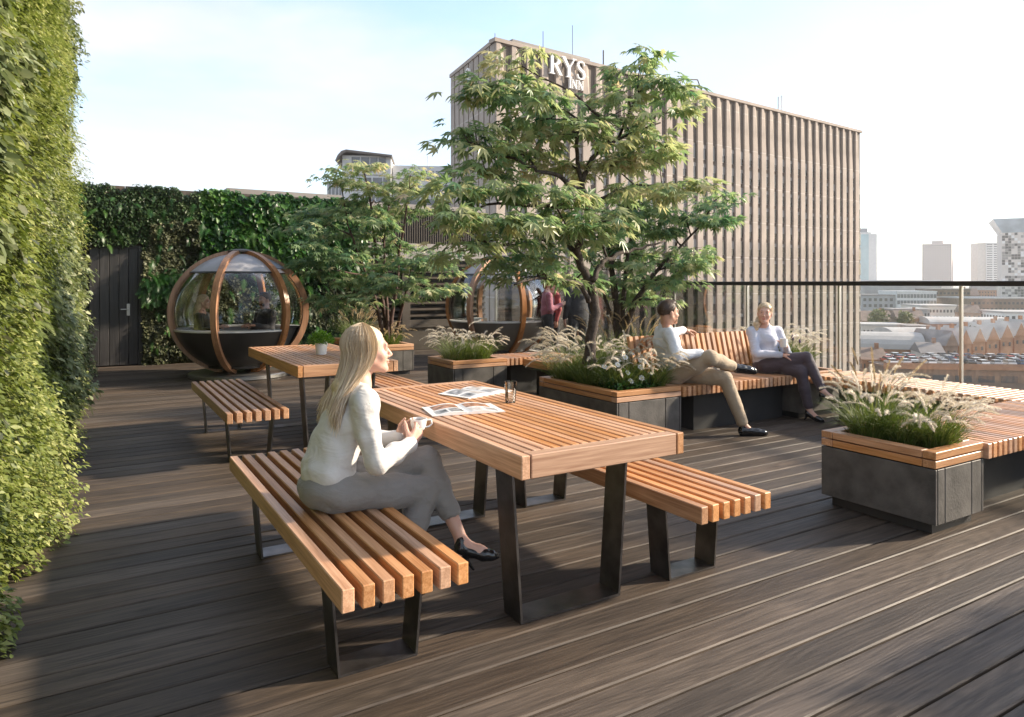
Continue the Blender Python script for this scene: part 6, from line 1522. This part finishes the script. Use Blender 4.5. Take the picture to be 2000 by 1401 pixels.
    for a in 'rl':
        up = j['a'+a] - j['heel'+a]
        if shoe == 'pump': pump('shoe', b, j['heel'+a], j['toe'+a], up, 0.06, k)
        elif shoe == 'oxford': oxford('shoe', b, j['heel'+a], j['toe'+a], up, k, ankle=j['a'+a])
    return b, P, R
def short_hair(b, P, R, k, mat='brown_base', smat='brown_hair', n=1500, seed=1, L_=0.011):
    Hs = Solid(); Hs.ell(P(-0.016, 0.038), np.array((0.079, 0.100, 0.090))*k, R, 0.02); Hs.ell(P(0.03, 0.095), np.array((0.055, 0.05, 0.030))*k, R, 0.02)
    Hs.ell(P(0.095, -0.030), np.array((0.13, 0.095, 0.098))*k, R, 0.010, True); Hs.ell(P(-0.03, -0.115), np.array((0.12, 0.12, 0.060))*k, R, 0.02, True)
    hb = solid_obj('hair', Hs, M[mat], b, 0.006)
    r = np.random.default_rng(seed); V = np.array([v.co for v in hb.data.vertices]); Nn = np.array([v.normal for v in hb.data.vertices]); i = r.integers(0, len(V), n)
    f = R[:, 1]; d = Nn[i]*0.35 + f[None]*0.35*np.clip(R[:, 2] @ Nn[i].T, 0, 1)[:, None]*1.5 - R[:, 2][None]*0.5*(1 - np.clip(R[:, 2] @ Nn[i].T, 0, 1))[:, None] + r.normal(0, .25, (n, 3))
    pts = np.stack([V[i] + d*L_*t*k for t in np.linspace(0, 1, 6)], 1); strands('hair_strands', hb, smat, None, pts, 0.0016*k, seed)
    return hb
# man on the backrest bench
M['shirt_w'] = cloth('white cotton shirt', (0.66, 0.68, 0.71), 0.75, 0.3, 9.0)
M['chino'] = cloth('beige chinos', (0.40, 0.315, 0.22), 0.8, 0.25, 10.0)
b, P, R = figure('man in a white shirt and beige chinos with his arm along the backrest', dict(
    pel=(5.30, 5.50, 0.60), wai=(5.28, 5.51, 0.74), che=(5.24, 5.52, 0.94), nec=(5.215, 5.50, 1.085), head=(5.205, 5.45, 1.243),
    sr=(5.135, 5.345, 1.02), sl=(5.31, 5.67, 1.02), er=(5.09, 5.20, 0.815), el=(5.58, 5.83, 0.985), wr=(5.335, 5.12, 0.845), wl=(5.84, 5.875, 1.015),
    hr=(5.27, 5.41, 0.60), hl=(5.38, 5.57, 0.60), kr=(5.385, 5.05, 0.80), kl=(5.60, 5.04, 0.575), ar=(5.73, 5.06, 0.69), al=(5.735, 4.93, 0.11),
    heelr=(5.75, 5.07, 0.63), toer=(5.99, 4.99, 0.605), heell=(5.70, 4.94, 0.0), toel=(5.93, 4.80, 0.0)),
    (0.97, -0.22, 0.02), (0, 0, 1), 1.06, False, 'skin2', 'shirt_w', 1.0, 'chino', (0.92, 0.93), 'oxford', (-0.43, -0.9, 0),
    dict(l=((0.98, -0.05, -0.10), (0, 0, -1), -1, 14), r=((0.8, -0.1, -0.25), (0, 0.2, -1), 1, 18)), 0.011, wr=0.006)
short_hair(b, P, R, 1.06)
Bd = Solid(); Bd.ell(P(0.045, -0.070), np.array((0.052, 0.050, 0.042))*1.06, R, 0.01); Bd.ell(P(0.10, -0.028), np.array((0.045, 0.05, 0.050))*1.06, R, 0.01, True); Bd.ell(P(-0.03, -0.03), np.array((0.1, 0.06, 0.1))*1.06, R, 0.01, True)
solid_obj('beard', Bd, flat('short beard', (0.20, 0.105, 0.055), 0.8, 0, 0.5, 90), b, 0.005)
# smiling woman with a mug
M['shirt_b'] = cloth('pale blue shirt', (0.55, 0.57, 0.66), 0.7, 0.3, 10.0)
M['plum'] = cloth('plum grey trousers', (0.075, 0.058, 0.068), 0.7, 0.25, 10.0)
b, P, R = figure('smiling blonde woman in a pale blue shirt with crossed legs, holding a white mug', dict(
    pel=(6.78, 5.50, 0.60), wai=(6.775, 5.50, 0.73), che=(6.75, 5.49, 0.90), nec=(6.735, 5.48, 1.035), head=(6.69, 5.44, 1.205),
    sr=(6.592, 5.54, 0.985), sl=(6.885, 5.42, 0.985), er=(6.545, 5.44, 0.745), el=(6.95, 5.34, 0.73), wr=(6.76, 5.275, 0.735), wl=(6.745, 5.195, 0.835),
    hr=(6.72, 5.46, 0.60), hl=(6.86, 5.46, 0.60), kr=(6.945, 5.08, 0.715), kl=(6.87, 5.10, 0.555), ar=(6.965, 4.88, 0.35), al=(6.93, 5.03, 0.125),
    heelr=(6.955, 4.895, 0.295), toer=(7.055, 4.72, 0.245), heell=(6.91, 5.05, 0.075), toel=(6.985, 4.895, 0.012)),
    (-0.80, -0.58, 0.05), (0.15, 0, 1), 1.0, True, 'skin', 'shirt_b', 0.97, 'plum', (0.86, 0.86), 'pump', (-0.95, 0.3, 0),
    dict(r=((0.75, -0.5, 0.0), (0, 0, -1), -1, 14), l=((-0.45, -0.25, 0.35), (-0.75, 0.1, 0.0), -1, 42)), 0.011, legk=(0.008, 0.03), bust=(6.73, 5.42, 0.90), wr=0.005)
Hs = Solid(); Hs.ell(P(-0.016, 0.036), np.array((0.080, 0.101, 0.089)), R, 0.02); Hs.ell(P(0.100, -0.040), np.array((0.115, 0.098, 0.112)), R, 0.010, True)
Hs.chain([P(-0.06, -0.02), P(-0.05, -0.08, 0.05), P(0.02, -0.14, 0.075), P(0.045, -0.20, 0.07)], [0.045, 0.036, 0.030, 0.016], 0.03)
hb = solid_obj('hair', Hs, M['blonde_base'], b, 0.006)
r = np.random.default_rng(6); V = np.array([v.co for v in hb.data.vertices]); Nn = np.array([v.normal for v in hb.data.vertices]); i = r.integers(0, len(V), 1400)
d = Nn[i]*0.1 + (P(-0.06, -0.02) - V[i])*2.0 + r.normal(0, .12, (1400, 3)) - R[:, 2][None]*0.5
d = d - Nn[i]*(d*Nn[i]).sum(1, keepdims=True)*0.8; pts = np.stack([V[i] + Nn[i]*0.002 + d*0.04*t for t in np.linspace(0, 1, 6)], 1); strands('hair_strands', hb, 'blonde', None, pts, 0.0018, 6)
def mug(label, loc, r=0.040, h=0.095):
    t = thing('mug', label, 'mug', loc)
    m = MB(); m.lathe([(0.0, 0.0), (r*0.8, 0.0), (r*0.88, 0.006), (r, h), (r - 0.004, h), (r*0.82, 0.012), (0.0, 0.012)], 24); m.build('body', M['white'], t, True, 50)
    m = MB(); m.tube([(r*0.95, 0, h*0.8), (r + 0.026, 0, h*0.78), (r + 0.028, 0, h*0.35), (r*0.9, 0, h*0.3)], 0.005, 7); m.build('handle', M['white'], t, True); return t
mug('white mug raised in the hand of the smiling woman', (6.645, 5.150, 0.838))
# two people inside the pod
M['blackc'] = cloth('black jacket', (0.014, 0.013, 0.013), 0.75, 0.3, 9.0); M['greysuit'] = cloth('charcoal suit', (0.040, 0.040, 0.044), 0.75, 0.3, 9.0)
def seated(label, X, Y, fdir, hz=1.23, sz=0.47, **kw):
    f = v3((fdir[0], fdir[1], 0)); f /= np.linalg.norm(f); s = np.cross(f, (0, 0, 1)); o = v3((X, Y, 0)); u = v3((0, 0, 1))
    def L_(a, b_, c_): return o + f*a + s*b_ + u*c_
    dz = hz - 1.23
    J = dict(pel=L_(0, 0, sz + .1), wai=L_(.01, 0, sz + .23), che=L_(.03, 0, .90 + dz), nec=L_(.03, 0, 1.055 + dz), head=L_(.06, 0, hz), sr=L_(.03, .17, .99 + dz), sl=L_(.03, -.17, .99 + dz),
             er=L_(.10, .22, .76), el=L_(.10, -.22, .76), wr=L_(.32, .10, .83), wl=L_(.32, -.10, .83), hr=L_(.02, .09, sz + .1), hl=L_(.02, -.09, sz + .1), kr=L_(.36, .10, sz + .06), kl=L_(.36, -.10, sz + .06),
             ar=L_(.34, .10, .27), al=L_(.34, -.10, .27), heelr=L_(.30, .10, .205), toer=L_(.52, .10, .205), heell=L_(.30, -.10, .205), toel=L_(.52, -.10, .205))
    hd = kw.pop('hands', None) or dict(r=(tuple(f*.9 - s*.3), (0, 0, -1), 1 if True else -1, 20), l=(tuple(f*.9 + s*.3), (0, 0, -1), -1, 20))
    return figure(label, J, kw.pop('hf', tuple(f)), (0, 0, 1), kw.pop('k', 1.0), side=tuple(s), cell=0.016, hcell=0.008, hands=hd, **kw)
fd = cw(1, 0.05, 0)
b, P, R = seated('blonde woman in a black jacket seated inside the pod', 1.66, 12.80, (fd.x, fd.y), 1.235, fem=True, top='blackc', bottom='blackc', shoe='oxford')
Hs = Solid(); Hs.ell(P(-0.016, 0.036), np.array((0.084, 0.105, 0.092)), R, 0.02); bk = -R[:, 1]
Hs.chain([P(-0.05, 0), P(-0.08, -0.09), P(-0.10, -0.20), P(-0.11, -0.30)], [0.065, 0.058, 0.052, 0.03], 0.03, tuple(R[:, 0]), 1.4); Hs.ell(P(0.100, -0.045), np.array((0.118, 0.098, 0.116)), R, 0.010, True)
solid_obj('hair', Hs, M['blonde_base'], b, 0.008)
fd = cw(-0.55, -0.85, 0)
b, P, R = seated('bearded man in a charcoal suit seated inside the pod', 2.74, 12.78, (fd.x, fd.y), 1.26, fem=False, skin='skin2', top='greysuit', bottom='greysuit', shoe='oxford', k=1.05)
short_hair(b, P, R, 1.05, n=500); Bd = Solid(); Bd.ell(P(0.045, -0.072), np.array((0.054, 0.052, 0.046))*1.05, R, 0.01); Bd.ell(P(0.10, -0.026), np.array((0.045, 0.05, 0.048))*1.05, R, 0.01, True); Bd.ell(P(-0.03, -0.03), np.array((0.1, 0.06, 0.1))*1.05, R, 0.01, True)
solid_obj('beard', Bd, M['brown_base'], b, 0.006)
# standing group by the far glass
def standing(label, X, Y, fdir, H_=1.68, hands=None, arms=None, **kw):
    f = v3((fdir[0], fdir[1], 0)); f /= np.linalg.norm(f); s = np.cross(f, (0, 0, 1)); o = v3((X, Y, 0)); u = v3((0, 0, 1)); g = H_/1.68
    def L_(a, b_, c_): return o + (f*a + s*b_ + u*c_)*g
    J = dict(pel=L_(0, 0, .93), wai=L_(0, 0, 1.06), che=L_(.01, 0, 1.24), nec=L_(0, 0, 1.40), head=L_(.03, 0, 1.56), sr=L_(0, .17, 1.33), sl=L_(0, -.17, 1.33),
             er=L_(-.02, .23, 1.06), el=L_(-.02, -.23, 1.06), wr=L_(.04, .24, .83), wl=L_(.04, -.24, .83), hr=L_(0, .09, .92), hl=L_(0, -.09, .92), kr=L_(.02, .10, .50), kl=L_(.02, -.10, .50),
             ar=L_(-.01, .10, .10), al=L_(-.01, -.10, .10), heelr=L_(-.06, .10, 0.002), toer=L_(.18, .12, 0.002), heell=L_(-.06, -.10, 0.002), toel=L_(.18, -.12, 0.002))
    if arms: J.update({a: L_(*q) for a, q in arms.items()})
    hd = hands(f, s) if hands else dict(r=((0, 0, -1), tuple(-s), 1, 18), l=((0, 0, -1), tuple(s), -1, 18))
    return figure(label, J, kw.pop('hf', tuple(f)), (0, 0, 1), kw.pop('k', 1.0), side=tuple(s), cell=0.016, hcell=0.008, hands=hd, legk=(0.015, 0.015), **kw) + (L_,)
M['pink'] = cloth('dusky pink top', (0.30, 0.11, 0.14), 0.7, 0.3, 9.0); M['red'] = cloth('red top', (0.30, 0.055, 0.055), 0.7, 0.3, 9.0); M['darkt'] = cloth('dark trousers', (0.03, 0.028, 0.03), 0.8)
fd = cw(1, 0.15, 0)
b, P, R, L_ = standing('auburn haired woman in a pink top standing by the empty pod with a white cup', 7.42, 10.98, (fd.x, fd.y), 1.66, lambda f, s: dict(r=(tuple(f*.8 + v3((0,0,.3))), tuple(-s), 1, 35), l=((0, 0, -1), tuple(s), -1, 18)), dict(er=(.02, .22, 1.07), wr=(.24, .14, 1.16)), top='pink', bottom='darkt', shoe='oxford')
Hs = Solid(); Hs.ell(P(-0.018, 0.032), np.array((0.084, 0.104, 0.094)), R, 0.02); Hs.ell(P(-0.06, -0.05), np.array((0.06, 0.05, 0.06)), R, 0.02); Hs.ell(P(0.10, -0.045), np.array((0.12, 0.098, 0.115)), R, 0.01, True)
solid_obj('hair', Hs, M['auburn'], b, 0.008)
q = L_(.355, .10, 1.15); mug('white cup in the hand of the woman in the pink top', (q[0], q[1], q[2]), 0.036, 0.08)
fd = cw(-1, -0.3, 0)
b, P, R, L_ = standing('person in a red top standing between the pink top and the dark suit', 8.02, 11.62, (fd.x, fd.y), 1.64, top='red', bottom='darkt', shoe='oxford')
Hs = Solid(); Hs.ell(P(-0.018, 0.032), np.array((0.084, 0.104, 0.094)), R, 0.02); Hs.chain([P(-.05, 0), P(-.08, -.1), P(-.09, -.2)], [.06, .055, .03], .03, tuple(R[:, 0]), 1.4); Hs.ell(P(0.10, -0.045), np.array((0.12, 0.098, 0.115)), R, 0.01, True)
solid_obj('hair', Hs, M['blonde_base'], b, 0.008)
fd = cw(-0.35, 1, 0)
b, P, R, L_ = standing('man in a dark suit standing with his back turned behind the maple trunk', 7.95, 10.72, (fd.x, fd.y), 1.80, top='greysuit', bottom='greysuit', shoe='oxford', fem=False, jacket=True, k=1.06)
short_hair(b, P, R, 1.06, n=500)
# ------------------------------------------------------------------ haze over the town
hm = bpy.data.materials.new('haze'); hm.use_nodes = True; ht = hm.node_tree; ht.nodes.clear()
ho = N(ht, 'ShaderNodeOutputMaterial'); hv = N(ht, 'ShaderNodeVolumePrincipled')
hv.inputs['Color'].default_value = (0.97, 0.96, 0.95, 1); hv.inputs['Density'].default_value = 0.00022; hv.inputs['Anisotropy'].default_value = 0.2
ht.links.new(hv.outputs['Volume'], ho.inputs['Volume'])
m = MB(); m.box((-6100, -6100, GZ - 1.0), (6100, 6100, 46.0)); hz = m.build('haze', hm); tag(hz, 'pale haze hanging over the town', kind='stuff')
SC.render.engine = 'CYCLES'
